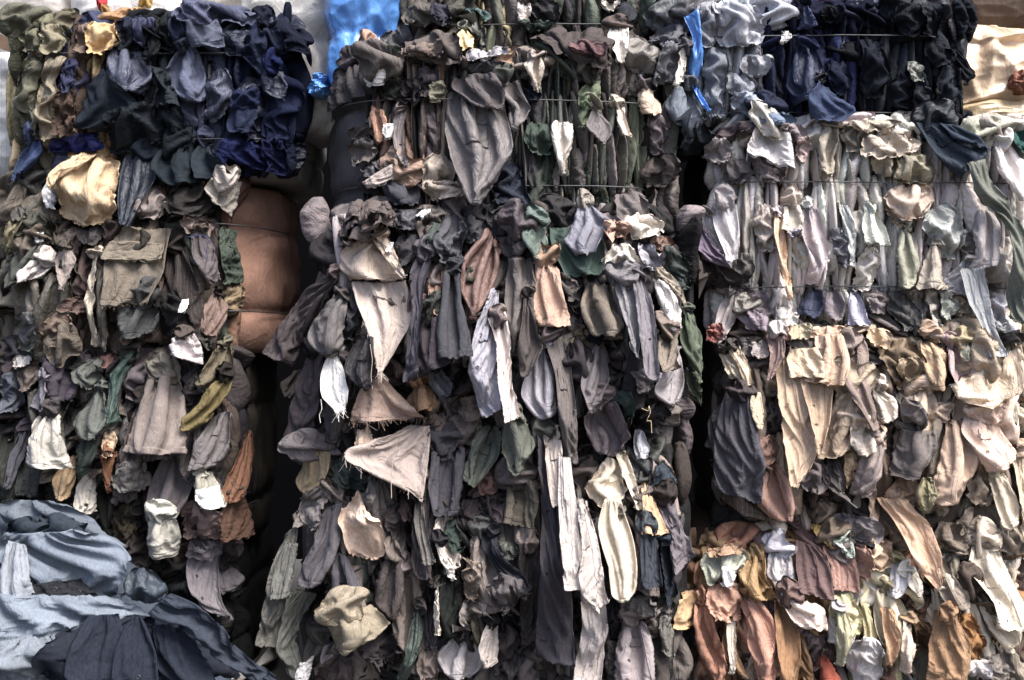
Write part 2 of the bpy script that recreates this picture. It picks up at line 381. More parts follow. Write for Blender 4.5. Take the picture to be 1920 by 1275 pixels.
def seed_cloth(kind, N, M, Lp, Rp, hs, r, e, g, ev, puff, k, ang, twist, rnd=0.25, keep=None):
    """initial state of one cloth between two edge polylines given in world x, z"""
    S, T = np.meshgrid(np.linspace(0, 1, M), np.linspace(0, 1, N))
    X = Lp[:, None, :] * (1 - S)[..., None] + Rp[:, None, :] * S[..., None]      # (N,M,2) x,z
    w = np.linalg.norm(Rp - Lp, axis=1); wm = w.max()
    if kind != 'h':
        pass
    rest = e * ((1 - g) * w + g * wm); rest = np.maximum(rest, w * 1.02); rest = np.minimum(rest, np.maximum(w, 0.012) * 3.2)
    flat_v = np.linalg.norm(X[1:] - X[:-1], axis=-1)
    Lu = (rest / (M - 1))[:, None]; Lv = np.maximum(flat_v, 0.2 * flat_v.mean()) * ev
    ratio = np.clip(rest / np.maximum(w, 1e-4), 1.0, 3.0)
    A = np.minimum(w / (2 * np.pi * k) * np.sqrt(2 * (ratio ** 2 - 1)), 0.045)
    wob = snoise((N, M), (3, 2), r)
    if kind == 'd':
        ca, sa = math.cos(ang), math.sin(ang)
        U = np.clip(ca * (S - .5) + sa * (T - .5) + .5, 0, 1); V = np.clip(-sa * (S - .5) + ca * (T - .5) + .5, 0, 1)
        fold = 1.7 * foldfield(U, V, k, r, twist) - 0.7
        U2 = np.clip(math.cos(ang + 1.1) * (S - .5) + math.sin(ang + 1.1) * (T - .5) + .5, 0, 1)
        fold = fold + 0.8 * foldfield(U2, V, k * 0.7, r, 1.5) * np.clip(snoise((N, M), (2, 2), r) * 1.5, 0, 1)
        env = (np.sin(np.pi * np.clip(S, 0.0, 1)) * np.sin(np.pi * T)) ** 0.40
        bulge = puff * env * (1 + 0.45 * snoise((N, M), (3, 3), r))
        y = -bulge - fold * env * np.clip(A, 0.012, 0.03)[:, None] * 1.15
    else:
        fold = 1.9 * foldfield(S, T, k, r, twist) - 0.9
        ramp = np.clip(T / 0.12, 0, 1) ** 0.6
        bulge = puff * (0.35 * ramp + 0.65 * T ** 0.8)
        side = 1.0
        y = -bulge - (fold + 1) * A[:, None] * (0.35 + 0.65 * np.clip(T * 4, 0, 1)) 
        y += 0.012 * snoise((N, M), (3, 3), r)
        y += (rnd * np.minimum(w, 0.14))[:, None] * np.abs(2 * S - 1) ** 2.4 * np.clip(0.4 + T, 0, 1)
    base = hs(X[..., 0].astype(np.float32), X[..., 1].astype(np.float32))
    # a cloth rides on the foremost stuff underneath it, smoothed
    P = np.empty((N, M, 3)); P[..., 0] = X[..., 0]; P[..., 2] = X[..., 1]
    P[..., 1] = base - 0.006 + y
    # rest lengths mostly from the seeded folds, so that the cloth does not buckle into needless ripples
    al = np.linalg.norm(np.stack([np.diff(X[..., 0], axis=1), np.diff(y, axis=1), np.diff(X[..., 1], axis=1)], -1), axis=-1).sum(1)
    kk = np.ones(7) / 7; al = np.convolve(np.pad(al, 3, mode='edge'), kk, 'valid')
    kp = keep if keep is not None else (0.1 if kind == 'd' else 0.15)
    rest = np.minimum(rest, kp * np.maximum(al, w * 1.01) + (1 - kp) * rest); Lu = (rest / (M - 1))[:, None]
    if kind == 'd':      # less surplus cloth towards the tucked border
        et = 0.04 + 0.96 * np.clip(4 * T[:, 0] * (1 - T[:, 0]) * 1.4, 0, 1) ** 0.7; es = 0.04 + 0.96 * np.clip(4 * S[0] * (1 - S[0]) * 1.4, 0, 1) ** 0.7
        Lu = ((w + (rest - w) * et) / (M - 1))[:, None]; Lv = Lv / ev * (1 + (ev - 1) * es[None, :])
    pin = np.zeros((N, M), bool); kg = np.full((N, M), 0.02)
    if kind == 'd':
        pin[0] = pin[-1] = True; pin[:, 0] = pin[:, -1] = True
        for sl in ((0, slice(None)), (-1, slice(None)), (slice(None), 0), (slice(None), -1)):
            P[sl + (1,)] = base[sl] + 0.006
    else:
        pin[0] = True; P[0, :, 1] = base[0] + 0.004
        kg[:, 0] = kg[:, -1] = 0.25; kg[-1] = 0.2
        kg[:, 1] = kg[:, -2] = 0.08
        kg[0:2] = 0.3
    return P, Lu, Lv, pin, kg, rest

# ------------------------------------------------------------------ the setting: floor, and a wall added to paint the gaps' deep shade black
def sheet(name, P4, mat):
    me = bpy.data.meshes.new(name); me.from_pydata(P4, [], [(0, 1, 2, 3)]); me.update()
    o = link(name, me, mat); o['kind'] = 'structure'
    return o
sheet('floor', [(-8, -8, 0), (8, -8, 0), (8, 3.4, 0), (-8, 3.4, 0)], MAT['concrete'])
sheet('gap_shade_wall', [(-8, 2.6, 0), (8, 2.6, 0), (8, 2.6, 4.6), (-8, 2.6, 4.6)], MAT['wall'])

# ------------------------------------------------------------------ bales
def band(v, pw):
    return (np.clip(1 - np.abs(v) ** pw, 0, 1)) ** (1.0 / pw)

class Bale:
    def __init__(s, key, box, y0, wires, core, label, zones, span=None, depth=1.0, pinch=0.105, fold_w=(9, 26), scraps=0, nb=17, group='bales of pressed cloth stacked in a wall', roots=None, density=1.0, matk='packed', pw=6.0):
        s.key = key; s.box = box; s.span = span or (box[0], box[2]); s.y0 = y0; s.zones = zones; s.pinch = pinch; s.fold_w = fold_w; s.density = density
        (xl, xr), (zb, zt) = at([box[0], box[2]], 637, y0)[0], at(960, np.array([box[3], box[1]]), y0)[1]
        s.cx, s.hw = (xl + xr) / 2, (xr - xl) / 2; s.cz, s.hh = (zb + zt) / 2, (zt - zb) / 2
        s.hd = depth / 2; s.cy = y0 + s.hd
        s.wz = [float(at(960, w, y0)[1]) for w in wires]
        s.root = empty('textile_bale', (s.cx, s.cy, s.cz - s.hh)); tag(s.root, label, 'bale', group)
        s.core = core; s.matk = matk; s.pw = pw
        s.scraps = scraps; s.nb = nb; s.cnt = {}; s.nbund = 0
    def prof(s, z):
        v = (z - s.cz) / s.hh
        p = 0.70 + 0.30 * band(np.clip(v, -1, 1), 2.8)
        for w in s.wz:
            p = p - s.pinch * np.exp(-np.abs((z - w) / 0.026) ** 1.3)
        return p
    def surf(s, x, z):
        """y of the front surface"""
        p = s.prof(z); u = (x - s.cx) / (s.hw * (0.72 + 0.28 * p))
        f = band(np.clip(u, -1, 1), s.pw)
        y = s.cy - s.hd * (0.35 + 0.65 * p) * f
        out = (np.abs(u) >= 1) | (np.abs(z - s.cz) > s.hh)
        return np.where(out, FAR, y)
    def build_core(s):
        nz, na = 72, 120
        z = np.linspace(s.cz - s.hh, s.cz + s.hh, nz)
        th = np.linspace(0, 2 * np.pi, na, endpoint=False)
        c, si = np.cos(th), np.sin(th)
        rad = (np.abs(c) ** s.pw + np.abs(si) ** s.pw) ** (-1 / s.pw)
        p = s.prof(z)
        jig = 1 - 0.050 * np.abs(snoise((nz, na), (2, 30))) ** 0.6 - 0.012 * (1 + snoise((nz, na), (14, 50)))
        P = np.empty((nz, na, 3))
        P[..., 0] = s.cx + s.hw * (0.72 + 0.28 * p)[:, None] * (rad * c)[None] * jig
        P[..., 1] = s.cy + s.hd * (0.35 + 0.65 * p)[:, None] * (rad * si)[None] * jig
        P[..., 2] = z[:, None]
        cap = P.copy()[:1]; cap[..., 0] = s.cx; cap[..., 1] = s.cy
        capt = P.copy()[-1:]; capt[..., 0] = s.cx; capt[..., 1] = s.cy
        P = np.concatenate([cap, P, capt], 0)
        U = np.stack(np.broadcast_arrays((th * 0.45)[None, :], np.r_[z[:1], z, z[-1:]][:, None]), -1)
        P -= np.array(s.root.location)
        me = mesh_grid('packed_cloth', P, U, closed_u=True)
        link('packed_cloth', me, MAT[s.matk], s.root, lin(s.core))
        X, Z = np.meshgrid(hx, hz)
        np.minimum(HF, s.surf(X, Z).astype(np.float32), out=HF)

# ---- shared fold shapes (tight lens-like layers, crumples, loose scraps): solved once, used many times
def flat_h(x, z): return np.zeros_like(x)
def make_variants(kind, count, W, Hh, NF, MF, e, g, ev, puff, krange, ang, iters=34, grav=0.0, taper=None, freeze=False):
    Ps, Lus, Lvs, pins, kgs = [], [], [], [], []
    N, M = (NF, MF) if kind == 'fold' else (max(8, int(NF / 1.6)), max(7, int(MF / 1.6)))
    for i in range(count):
        r = np.random.default_rng(1000 + i + hash_s(kind + str(W)))
        t = np.linspace(0, 1, N)
        wv = np.ones(N)
        if taper == 'lens':
            wv = 0.25 + 0.75 * np.sin(np.pi * np.clip(t, 0, 1) ** r.uniform(0.6, 1.5)) ** r.uniform(0.5, 0.9)
        elif taper == 'ends':
            wv = 0.45 + 0.55 * np.clip(np.minimum(t, 1 - t) * r.uniform(3, 7), 0, 1) ** 0.7
        elif taper == 'scrap':
            wv = r.uniform(0.4, 0.8) + (r.uniform(0.7, 1.1) - 0.5) * t
            if r.random() < 0.4: wv = 1.0 - 0.85 * t ** r.uniform(0.8, 1.6)
        wv = wv * (1 + 0.18 * snoise((N, 1), (4, 1), r)[:, 0])
        cl = W * 0.35 * snoise((N, 1), (2, 1), r)[:, 0]
        Lp = np.stack([cl - W / 2 * wv, Hh / 2 - Hh * t], 1); Rp = np.stack([cl + W / 2 * wv, Hh / 2 - Hh * t], 1)
        if taper == 'scrap':
            Lp[:, 1] += Hh * 0.12 * r.uniform(-1, 1) * t; Rp[:, 1] -= Hh * 0.12 * r.uniform(-1, 1) * t
        P, Lu, Lv, pin, kg, rest = seed_cloth('d' if kind != 'scrap' else 'h', N, M, Lp, Rp, flat_h, r, e * r.uniform(0.9, 1.15), g, ev * r.uniform(0.97, 1.08), puff * r.uniform(0.7, 1.3), r.uniform(*krange), r.uniform(*ang), 1.0)
        Ps.append(P); Lus.append(Lu); Lvs.append(Lv); pins.append(pin); kgs.append(kg)
    P = np.stack(Ps)
    gv = np.full(count, grav, np.float32)
    if kind == 'fold': Q = solve(P, np.stack(Lus), np.stack(Lvs), np.stack(pins), P, np.stack(kgs), gv, iters, flat_h)
    else: Q = coarse_fine(P, np.stack(Lus), np.stack(Lvs), np.stack(pins), P, np.stack(kgs), gv, flat_h, (NF, MF))
    out = []
    for i in range(count):
        r = np.random.default_rng(77 + i)
        G = crinkle(Q[i].astype(float), 0.0008 if kind == 'fold' else 0.0025, r)
        if kind == 'scrap': G = rim(G)
        n, m = G.shape[:2]
        U = np.stack(np.meshgrid(np.linspace(0, W * e, m), np.linspace(Hh, 0, n)), -1)
        G = G / np.array([W, 1.0, Hh])
        out.append((mesh_grid('cloth_' + kind, G, U), G))
    return out

def hash_s(s):
    h = 7
    for ch in s: h = (h * 31 + ord(ch)) % 100003
    return h

FOLD = make_variants('fold', 44, 0.055, 0.24, 30, 12, 1.6, 0.2, 1.04, 0.030, (0.7, 1.6), (-0.25, 0.25), taper='lens')
BUND = make_variants('bundle', 34, 0.16, 0.18, 36, 30, 1.6, 0.2, 1.4, 0.04, (2.0, 4.0), (-1.4, 1.4), taper='ends')
SCRAP = make_variants('scrap', 48, 0.15, 0.26, 40, 28, 1.6, 0.4, 1.2, 0.035, (0.9, 2.2), (0, 0), grav=0.0002, taper='scrap')

def jitter(c, r, amt=0.16):
    k = 1 + r.normal(0, amt)
    return [min(0.85, max(0.004, v * k * (1 + r.normal(0, 0.03)))) for v in c]

def put(var, bale, name, px, py, wpx, hpx, rot, color, dy, r, matk='cotton', depth=1.0, tilt=None, extra=0.0):
    """place a shared shape on the bale face at photo pixel px,py"""
    me, G = var
    y = bale.y0
    for _ in range(3):
        x, z = at(px, py, y + dy); y = float(bale.surf(np.float64(x), np.float64(z)))
        if y > FAR - 0.1: y = bale.y0 + 0.1
    sl = 0.02
    a = float(bale.surf(np.float64(x - sl), np.float64(z))); b = float(bale.surf(np.float64(x + sl), np.float64(z)))
    yaw = math.atan2((b if b < FAR - .1 else y + sl) - (a if a < FAR - .1 else y + sl), 2 * sl)
    yaw = max(-1.2, min(1.2, yaw))
    sc = (y + dy - CAM[1]) / FPX
    w, h = wpx * sc / max(0.5, math.cos(yaw)), hpx * sc
    if r.random() < 0.5: w = -w
    key = (me.name, matk)
    m2 = MESHES.get(key)
    if m2 is None:
        m2 = me if not any(k[0] == me.name for k in MESHES) else me.copy()
        m2.materials.clear(); m2.materials.append(MAT[matk]); MESHES[key] = m2
    o = bpy.data.objects.new(name, m2); COL.objects.link(o); o.parent = bale.root
    o.location = (x - bale.root.location[0], y + dy - bale.root.location[1], z - bale.root.location[2])
    o.rotation_euler = (0, rot, yaw); o.scale = (w, depth, h); o.color = (*color, 1)
    # stamp
    V = G.reshape(-1, 3) * np.array([w, depth, h])
    c, s_ = math.cos(rot), math.sin(rot)
    V = np.stack([c * V[:, 0] + s_ * V[:, 2], V[:, 1], -s_ * V[:, 0] + c * V[:, 2]], 1)
    c, s_ = math.cos(yaw), math.sin(yaw)
    V = np.stack([c * V[:, 0] - s_ * V[:, 1], s_ * V[:, 0] + c * V[:, 1], V[:, 2]], 1)
    hstamp(V + np.array([x, y + dy, z]))
    return o
MESHES = {}

def pick(bale, px, r):
    for x0, x1, cols in bale.zones:
        if x0 <= px < x1: return lin(cols[r.integers(len(cols))])
    c = bale.zones[0 if px < bale.zones[0][0] else -1][2]
    return lin(c[r.integers(len(c))])

def fill(bale, seed):
    r = np.random.default_rng(seed)
    x0, y0, x1, y1 = bale.box; x0, x1 = bale.span
    cuts = [y0] + [int(637.5 - (w - CAM[2]) * FPX / (bale.y0 - CAM[1])) for w in bale.wz] + [y1]
    cut_extra = bale.hw
    for bi in range(len(cuts) - 1):
        a, b = cuts[bi], cuts[bi + 1]; hgt = b - a
        if hgt < 12: continue
        px = x0 + 4.0
        while px < x1 - 2:
            w = r.uniform(*bale.fold_w)
            if r.random() < 0.12: w *= 1.7
            col = jitter(pick(bale, px + w / 2, r), r, 0.26)
            mk = 'satin' if r.random() < 0.18 else ('wool' if r.random() < 0.3 else 'cotton')
            px_c = px + w / 2
            if px_c > 1990 or px_c < -70 or a > 1330:
                px += w * 0.7; continue
            parts = 1 if hgt < 110 else (2 if r.random() < 0.62 else (1 if r.random() < 0.6 else 3))
            edges = np.sort(np.r_[0, r.uniform(0.25, 0.75, parts - 1), 1.0]) if parts > 1 else np.array([0, 1.0])
            for k in range(parts):
                nm = 'cloth_layer' if bi == 1 else 'cloth_fold'
                if bale.cnt.get(nm, 0) >= 292: break
                bale.cnt[nm] = bale.cnt.get(nm, 0) + 1
                t0, t1 = edges[k], edges[k + 1]
                hh = hgt * (t1 - t0) * (1.12 if parts == 1 else 1.3) + 8
                cc = col if k == 0 or r.random() < 0.35 else jitter(pick(bale, px_c + r.uniform(-25, 25), r), r)
                put(FOLD[r.integers(len(FOLD))], bale, nm, px_c + r.uniform(-4, 4), a + hgt * (t0 + t1) / 2, w * r.uniform(1.05, 1.5), hh,
                    r.normal(0, 0.07), cc, 0.010 + r.uniform(-0.022, 0.016) - 0.004 * k, r, mk, depth=r.uniform(0.8, 1.7))
            px += w * 0.80 / bale.density
    # crumples and loose scraps pressed between the layers
    nb = int(bale.nb * bale.density * (x1 - x0) * (y1 - y0) / (650 * 330))
    for _ in range(nb):
        px, py = r.uniform(x0 + 15, x1 - 15), r.uniform(y0 + 12, y1 - 12)
        if px > 1960 or px < -30 or py > 1300: continue
        col = jitter(pick(bale, px, r), r, 0.25)
        if r.random() < 0.55:
            put(BUND[r.integers(len(BUND))], bale, 'cloth_bundle', px, py, r.uniform(45, 90), r.uniform(50, 110), r.normal(0, 0.3), col, 0.0, r, 'satin' if r.random() < 0.2 else 'cotton', depth=r.uniform(0.5, 0.9))
        else:
            put(SCRAP[r.integers(len(SCRAP))], bale, 'cloth_scrap', px, py, r.uniform(35, 75), r.uniform(60, 130), r.normal(0, 0.25), col, -0.012, r, 'wool' if r.random() < 0.4 else 'cotton', depth=r.uniform(0.5, 0.9))

    # crumpled cloth squeezed out along the top edge
    px = x0 + 8
    while px < x1 - 70:
        w = r.uniform(50, 88)
        if -30 < px + w / 2 < 1960 and y0 > -40:
            put(BUND[r.integers(len(BUND))], bale, 'cloth_bundle', px + w / 2, y0 + r.uniform(8, 24), w, r.uniform(42, 72), r.normal(0, 0.25), jitter(pick(bale, px, r), r, 0.25), -0.02, r, r.choice(['cotton', 'cotton', 'wool', 'satin']), depth=r.uniform(0.6, 1.0))
        px += w * 0.7
    # loose garments hanging out of the front, row by row from the bottom so that upper ones overlap lower ones
    if bale.scraps:
        ys = np.sort(r.uniform(y0 + 10, y1 - 40, bale.scraps))[::-1]
        for n_, py in enumerate(ys):
            px = x0 + 32 + (x1 - x0 - 64) * ((n_ * 0.618 + r.uniform(-0.06, 0.06)) % 1)
            if px > 1960 or px < -30 or py > 1290: continue
            small = n_ % 5 != 0
            h = r.uniform(45, 100) if small else r.uniform(90, 180)
            px = min(max(px, x0 + 58), x1 - 58) if not small else px
            mk = r.choice(['cotton', 'cotton', 'wool', 'satin', 'pin', 'cotton', 'check', 'cotton', 'wool'])
            if small and n_ % 2:
                put(BUND[r.integers(len(BUND))], bale, 'cloth_bundle', px, py + h / 2 - 10, r.uniform(34, 75), h * 0.9, r.normal(0, 0.4), jitter(pick(bale, px, r), r, 0.32), -0.022 - r.uniform(0, 0.02), r, mk, depth=r.uniform(0.5, 0.9))
            else:
                put(SCRAP[r.integers(len(SCRAP))], bale, 'cloth_scrap', px, py + h / 2 - 10, r.uniform(28, 62) if small else r.uniform(50, 95), h, r.normal(0, 0.22), jitter(pick(bale, px, r), r, 0.32), -0.022 - r.uniform(0, 0.02), r, mk, depth=r.uniform(0.5, 1.0))

def wires(bale):
    for w in bale.wz:
        r = np.random.default_rng(int(w * 1000))
        x = np.linspace(bale.cx - bale.hw * 0.965, bale.cx + bale.hw * 0.965, 60)
        y = bale.surf(x, np.full_like(x, w)); y = np.where(y > FAR - 0.1, bale.cy - bale.hd * 0.3, y)
        hh = hsample(x, np.full_like(x, w))
        hh = np.minimum(np.minimum(hsample(x, np.full_like(x, w + 0.006)), hsample(x, np.full_like(x, w - 0.006))), hh)
        hh = np.clip(hh, y - 0.075, y); hp = np.pad(hh, 3, mode='edge')
        mn = np.min([hp[i:i + 60] for i in range(7)], axis=0)
        yf = np.convolve(np.pad(mn, 3, mode='edge'), np.ones(7) / 7, 'valid') - 0.002
        en = np.clip((np.abs((x - bale.cx) / bale.hw) - 0.80) / 0.12, 0, 1); y = yf * (1 - en) + (y - 0.002) * en
        z = w + 0.004 * snoise((60, 1), (4, 1), r)[:, 0]
        P = np.stack([x, y, z], 1)
        me = tube_mesh('baling_wire', P - np.array(bale.root.location), 0.0023)
        link('baling_wire', me, MAT['wire'], bale.root)

# ------------------------------------------------------------------ traced cloths
VIEW = {'V1': (0, 0, 3.0), 'V2': (560, 0, 3.0), 'V3': (1200, 0, 2.6667), 'V4': (0, 380, 2.7125), 'V5': (480, 380, 2.713), 'V6': (860, 380, 2.713),
        'V7': (1240, 380, 2.713), 'V8': (0, 800, 2.684), 'V9': (480, 800, 2.683), 'V10': (860, 800, 2.683), 'V11': (1240, 800, 2.684), 'F': (0, 0, 1.0)}
ITEMS = []
def pts(view, s):
    ox, oy, k = VIEW[view]
    return np.array([[ox + float(a.split(',')[0]) / k, oy + float(a.split(',')[1]) / k] for a in s.split()])
def T(view, kind, rgb, L, R, name, label, cat, **o):
    ITEMS.append(dict(kind=kind, rgb=rgb, L=pts(view, L), R=pts(view, R), name=name, label=label, cat=cat, i=len(ITEMS), **o))
def P(view, kind, rgb, L, R, bale, **o):
    ITEMS.append(dict(kind=kind, rgb=rgb, L=pts(view, L), R=pts(view, R), name=o.pop('name', 'cloth_bundle' if kind == 'd' else 'cloth_flap'), bale=bale, i=len(ITEMS), **o))

def poly_mask(it):
    """coarse coverage of the outline, 8 px cells"""
    Lp, Rp = resample(it['L'], 40), resample(it['R'], 40)
    s = np.linspace(0.04, 0.96, 30)[None, :, None]
    q = (Lp[:, None] * (1 - s) + Rp[:, None] * s).reshape(-1, 2)
    c = ((q + 80) / 8).astype(int)
    return set(map(tuple, c))

def assign_layers():
    its = sorted(ITEMS, key=lambda d: (d.get('z', 0), d['i']))
    done = []
    for it in its:
        m = poly_mask(it); it['mask'] = m; lay = 0
        for d in done:
            if d['lay'] >= lay:
                ov = len(m & d['mask'])
                if ov > 0.10 * min(len(m), len(d['mask'])): lay = d['lay'] + 1
        it['lay'] = lay; done.append(it)
    return its

DEF = {'h': dict(e=1.75, g=0.35, ev=1.12, puff=0.035), 'd': dict(e=1.65, g=0.2, ev=1.45, puff=0.045), 'f': dict(e=1.3, g=0.0, ev=1.10, puff=0.02)}

def solve_items(its):
    hb = hblur(2)
    groups = {}
    for it in its:
        c = (it['L'] + 0).mean(0) * 0.5 + it['R'].mean(0) * 0.5
        yb = it.get('y')
        # reference depth: front-most 30 % of what lies under the outline
        if yb is None:
            Lp, Rp = resample(it['L'], 16), resample(it['R'], 16)
            s = np.linspace(0.1, 0.9, 8)[None, :, None]
            q = (Lp[:, None] * (1 - s) + Rp[:, None] * s).reshape(-1, 2)
            y = np.full(len(q), 0.1)
            for _ in range(3):
                x, z = at(q[:, 0], q[:, 1], y); y = np.clip(hsample(x, z), -1, 0.6)
            yb = float(np.percentile(y, 35 if it['kind'] == 'd' else 14))
        it['yref'] = yb
        long = np.linalg.norm(np.diff(resample((it['L'] + 0), 20), axis=0), axis=1).sum() / 565
        wid = np.linalg.norm(resample(it['L'], 20) - resample(it['R'], 20), axis=1).max() / 565
        mx = max(long, wid)
        it['res'] = (30, 24) if mx < 0.12 else ((46, 34) if mx < 0.34 else (58, 42))
        groups.setdefault((it['res'], it['kind'] == 'd'), []).append(it)
    for (res, isd), g in groups.items():
        NF, MF = res; N, M = {30: (17, 14), 46: (27, 20), 58: (38, 28)}[NF]
        A = [[] for _ in range(5)]; rests = []
        for it in g:
            o = dict(DEF[it['kind']]); o.update({k: it[k] for k in ('e', 'g', 'ev', 'puff') if k in it})
            if it['kind'] != 'd' and 'e' in it: o['e'] = 1 + (it['e'] - 1) * 1.9
            r = np.random.default_rng(500 + it['i'])
            Lq, Rq = resample(it['L'], N), resample(it['R'], N)
            if it['kind'] == 'd':
                wv = np.linalg.norm(Rq - Lq, axis=1).max() * 0.10
                Lq[:, 0] += wv * snoise((N, 1), (5, 1), r)[:, 0]; Rq[:, 0] += wv * snoise((N, 1), (5, 1), r)[:, 0]
            yr = it['yref']; cap = yr + it.get('cap', 0.07)
            def hs(x, z): return np.minimum(hsample(x, z), cap)
            yy = yr - o['puff'] * 0.5
            Lw = np.stack(at(Lq[:, 0], Lq[:, 1], yy), 1); Rw = np.stack(at(Rq[:, 0], Rq[:, 1], yy), 1)
            wid = np.linalg.norm(Lw - Rw, axis=1).max()
            k = it.get('k', max(1.0, min(5.0, wid * o['e'] / r.uniform(0.06, 0.12))))
            if it['kind'] == 'd': k = it.get('k', max(1.6, min(5.0, wid * o['e'] / r.uniform(0.04, 0.075))))
            if it['kind'] == 'd': o['puff'] = min(o['puff'], 0.35 * wid + 0.012)
            Pp, Lu, Lv, pin, kg, rest = seed_cloth('d' if it['kind'] == 'd' else 'h', N, M, Lw, Rw, hs, r, o['e'], o['g'], o['ev'], o['puff'], k, it.get('ang', r.uniform(-0.9, 0.9)), it.get('tw', 1.0), it.get('rnd', 0.30 if it['kind'] == 'h' else 0.14))
            # ride over dips: smooth the part that came from the ground underneath
            if it['kind'] != 'd':
                b = hs(Pp[..., 0], Pp[..., 2]); s = b.copy()
                for _ in range(12):
                    q = np.pad(s, 1, mode='edge'); s = (q[:-2, 1:-1] + q[2:, 1:-1] + q[1:-1, :-2] + q[1:-1, 2:]) / 4
                    s = np.minimum(s, b)
                Pp[..., 1] += s - b
                Pp[0, :, 1] = b[0] + 0.004
            for a, v in zip(A, (Pp, Lu, Lv, pin, kg)): a.append(v)
            rests.append(rest)
        Pp, Lu, Lv, pin, kg = [np.stack(a) for a in A]
        grav = np.array([it.get('grav', 0.00005 if it['kind'] == 'd' else 0.00022) for it in g], np.float32)
        Q = coarse_fine(Pp, Lu, Lv, pin, Pp, kg, grav, hsample, res, bend=0.5 if isd else 0.2)
        rests = [np.interp(np.linspace(0, 1, NF), np.linspace(0, 1, N), q) for q in rests]
        for it, q, rest in zip(g, Q, rests):
            r = np.random.default_rng(900 + it['i'])
            q = crinkle(q.astype(float), it.get('crk', 0.0040), r)
            it['P'] = q
            n, m = q.shape[:2]
            W = rest.max(); Ln = np.linalg.norm(np.diff(q[:, m // 2], axis=0), axis=1).sum()
            U = np.stack(np.meshgrid(np.linspace(0, W, m), np.linspace(Ln, 0, n)), -1)
            if it['kind'] == 'd': it['G'] = q; U[..., 1] += 0.2
            else:
                it['G'] = rim(q); U = np.pad(U, ((1, 1), (1, 1), (0, 0)), mode='edge')
            it['U'] = U
    for it in its: stamp_grid(it['P'])

def build_item(it):
    G = it['G']
    if 'mat' not in it: it['mat'] = ('cotton', 'wool', 'cotton', 'cotton', 'wool', 'cotton', 'denim', 'cotton', 'satin', 'cotton')[(it['i'] * 7 + 3) % 10]
    mk = it['mat']
    col = lin(it['rgb'])
    if it.get('bale'):
        root = BALES[it['bale']].root; base = np.array(root.location)
        me = mesh_grid(it['name'], G - base, it['U'])
        o = link(it['name'], me, MAT[mk], root, col)
    else:
        c = G.reshape(-1, 3); base = np.array([c[:, 0].mean(), c[:, 1].mean(), c[:, 2].min()])
        me = mesh_grid(it['name'], G - base, it['U'])
        o = link(it['name'], me, MAT[mk], None, col); o.location = base
        px = (it['L'][:, 0].mean() + it['R'][:, 0].mean()) / 2
        grp = it.get('group') or ('garments hanging from the left stack' if px < 560 else 'garments hanging from the middle stack' if px < 1300 else 'garments hanging from the right stack')
        tag(o, it['label'], it['cat'], grp)
    it['obj'] = o
    return o

# ------------------------------------------------------------------ the bales of the wall
DK = [(66, 60, 60), (84, 77, 76), (100, 92, 90), (54, 52, 54), (74, 76, 72), (104, 94, 88), (46, 44, 46), (122, 113, 110)]
BALES = {}
def bale(key, *a, **k): BALES[key] = Bale(key, *a, **k)
bale('B1', (18, 34, 556, 326), 0.14, [103, 262], (150, 146, 140), 'bale of navy, black and olive cloth at the top of the left stack',
     [(0, 115, [(104, 100, 78), (128, 118, 94), (96, 94, 76)]), (115, 140, [(44, 48, 72), (58, 62, 88)]), (140, 165, [(110, 92, 80), (84, 68, 58)]), (165, 215, [(186, 152, 100), (150, 118, 76)]),
      (215, 330, [(28, 32, 40), (36, 44, 54), (24, 28, 34)]), (330, 420, [(70, 76, 100), (52, 58, 78), (36, 42, 58)]), (420, 600, [(26, 34, 60), (34, 42, 68), (22, 29, 48), (26, 36, 72)])], fold_w=(10, 24))
bale('B2', (-60, 332, 508, 664), 0.12, [420, 582], (150, 110, 88), 'bale of dark brown and olive scraps with a smooth tan-brown side',
     [(-99, 130, [(72, 74, 66), (92, 88, 76), (58, 56, 52), (104, 96, 84)]), (130, 330, [(70, 58, 52), (92, 78, 68), (54, 48, 46), (110, 96, 86)]), (330, 430, [(60, 54, 52), (88, 76, 70), (48, 46, 46), (76, 84, 72), (120, 104, 96)]), (430, 640, [(140, 98, 78), (150, 106, 84)])], density=0.85, pw=3.0, span=(-60, 432), scraps=90)
bale('B3', (-60, 655, 448, 1045), 0.08, [770, 966], (62, 56, 48), 'bale of charcoal, green and brown garments in the middle of the left stack',
     [(-99, 250, [(70, 66, 64), (96, 92, 84), (56, 58, 54), (120, 108, 96), (66, 60, 66)]), (250, 640, [(64, 58, 58), (86, 78, 76), (50, 46, 46), (104, 86, 78), (46, 44, 46)])], density=0.85, span=(-60, 440), scraps=110)
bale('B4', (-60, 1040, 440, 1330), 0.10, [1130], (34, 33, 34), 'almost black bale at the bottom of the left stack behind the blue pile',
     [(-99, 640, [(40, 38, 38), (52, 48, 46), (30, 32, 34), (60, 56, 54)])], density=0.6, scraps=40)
bale('C1', (735, -70, 1205, 165), 0.20, [50, 118], (90, 84, 78), 'bale of taupe and green scraps at the very top of the middle stack',
     [(735, 860, [(96, 88, 80), (80, 74, 70), (110, 102, 94)]), (860, 960, [(110, 112, 98), (200, 176, 122), (90, 98, 90), (78, 70, 66)]), (960, 1300, [(74, 68, 64), (92, 84, 78), (60, 58, 58), (112, 104, 98), (84, 92, 84)])], scraps=3, nb=8)
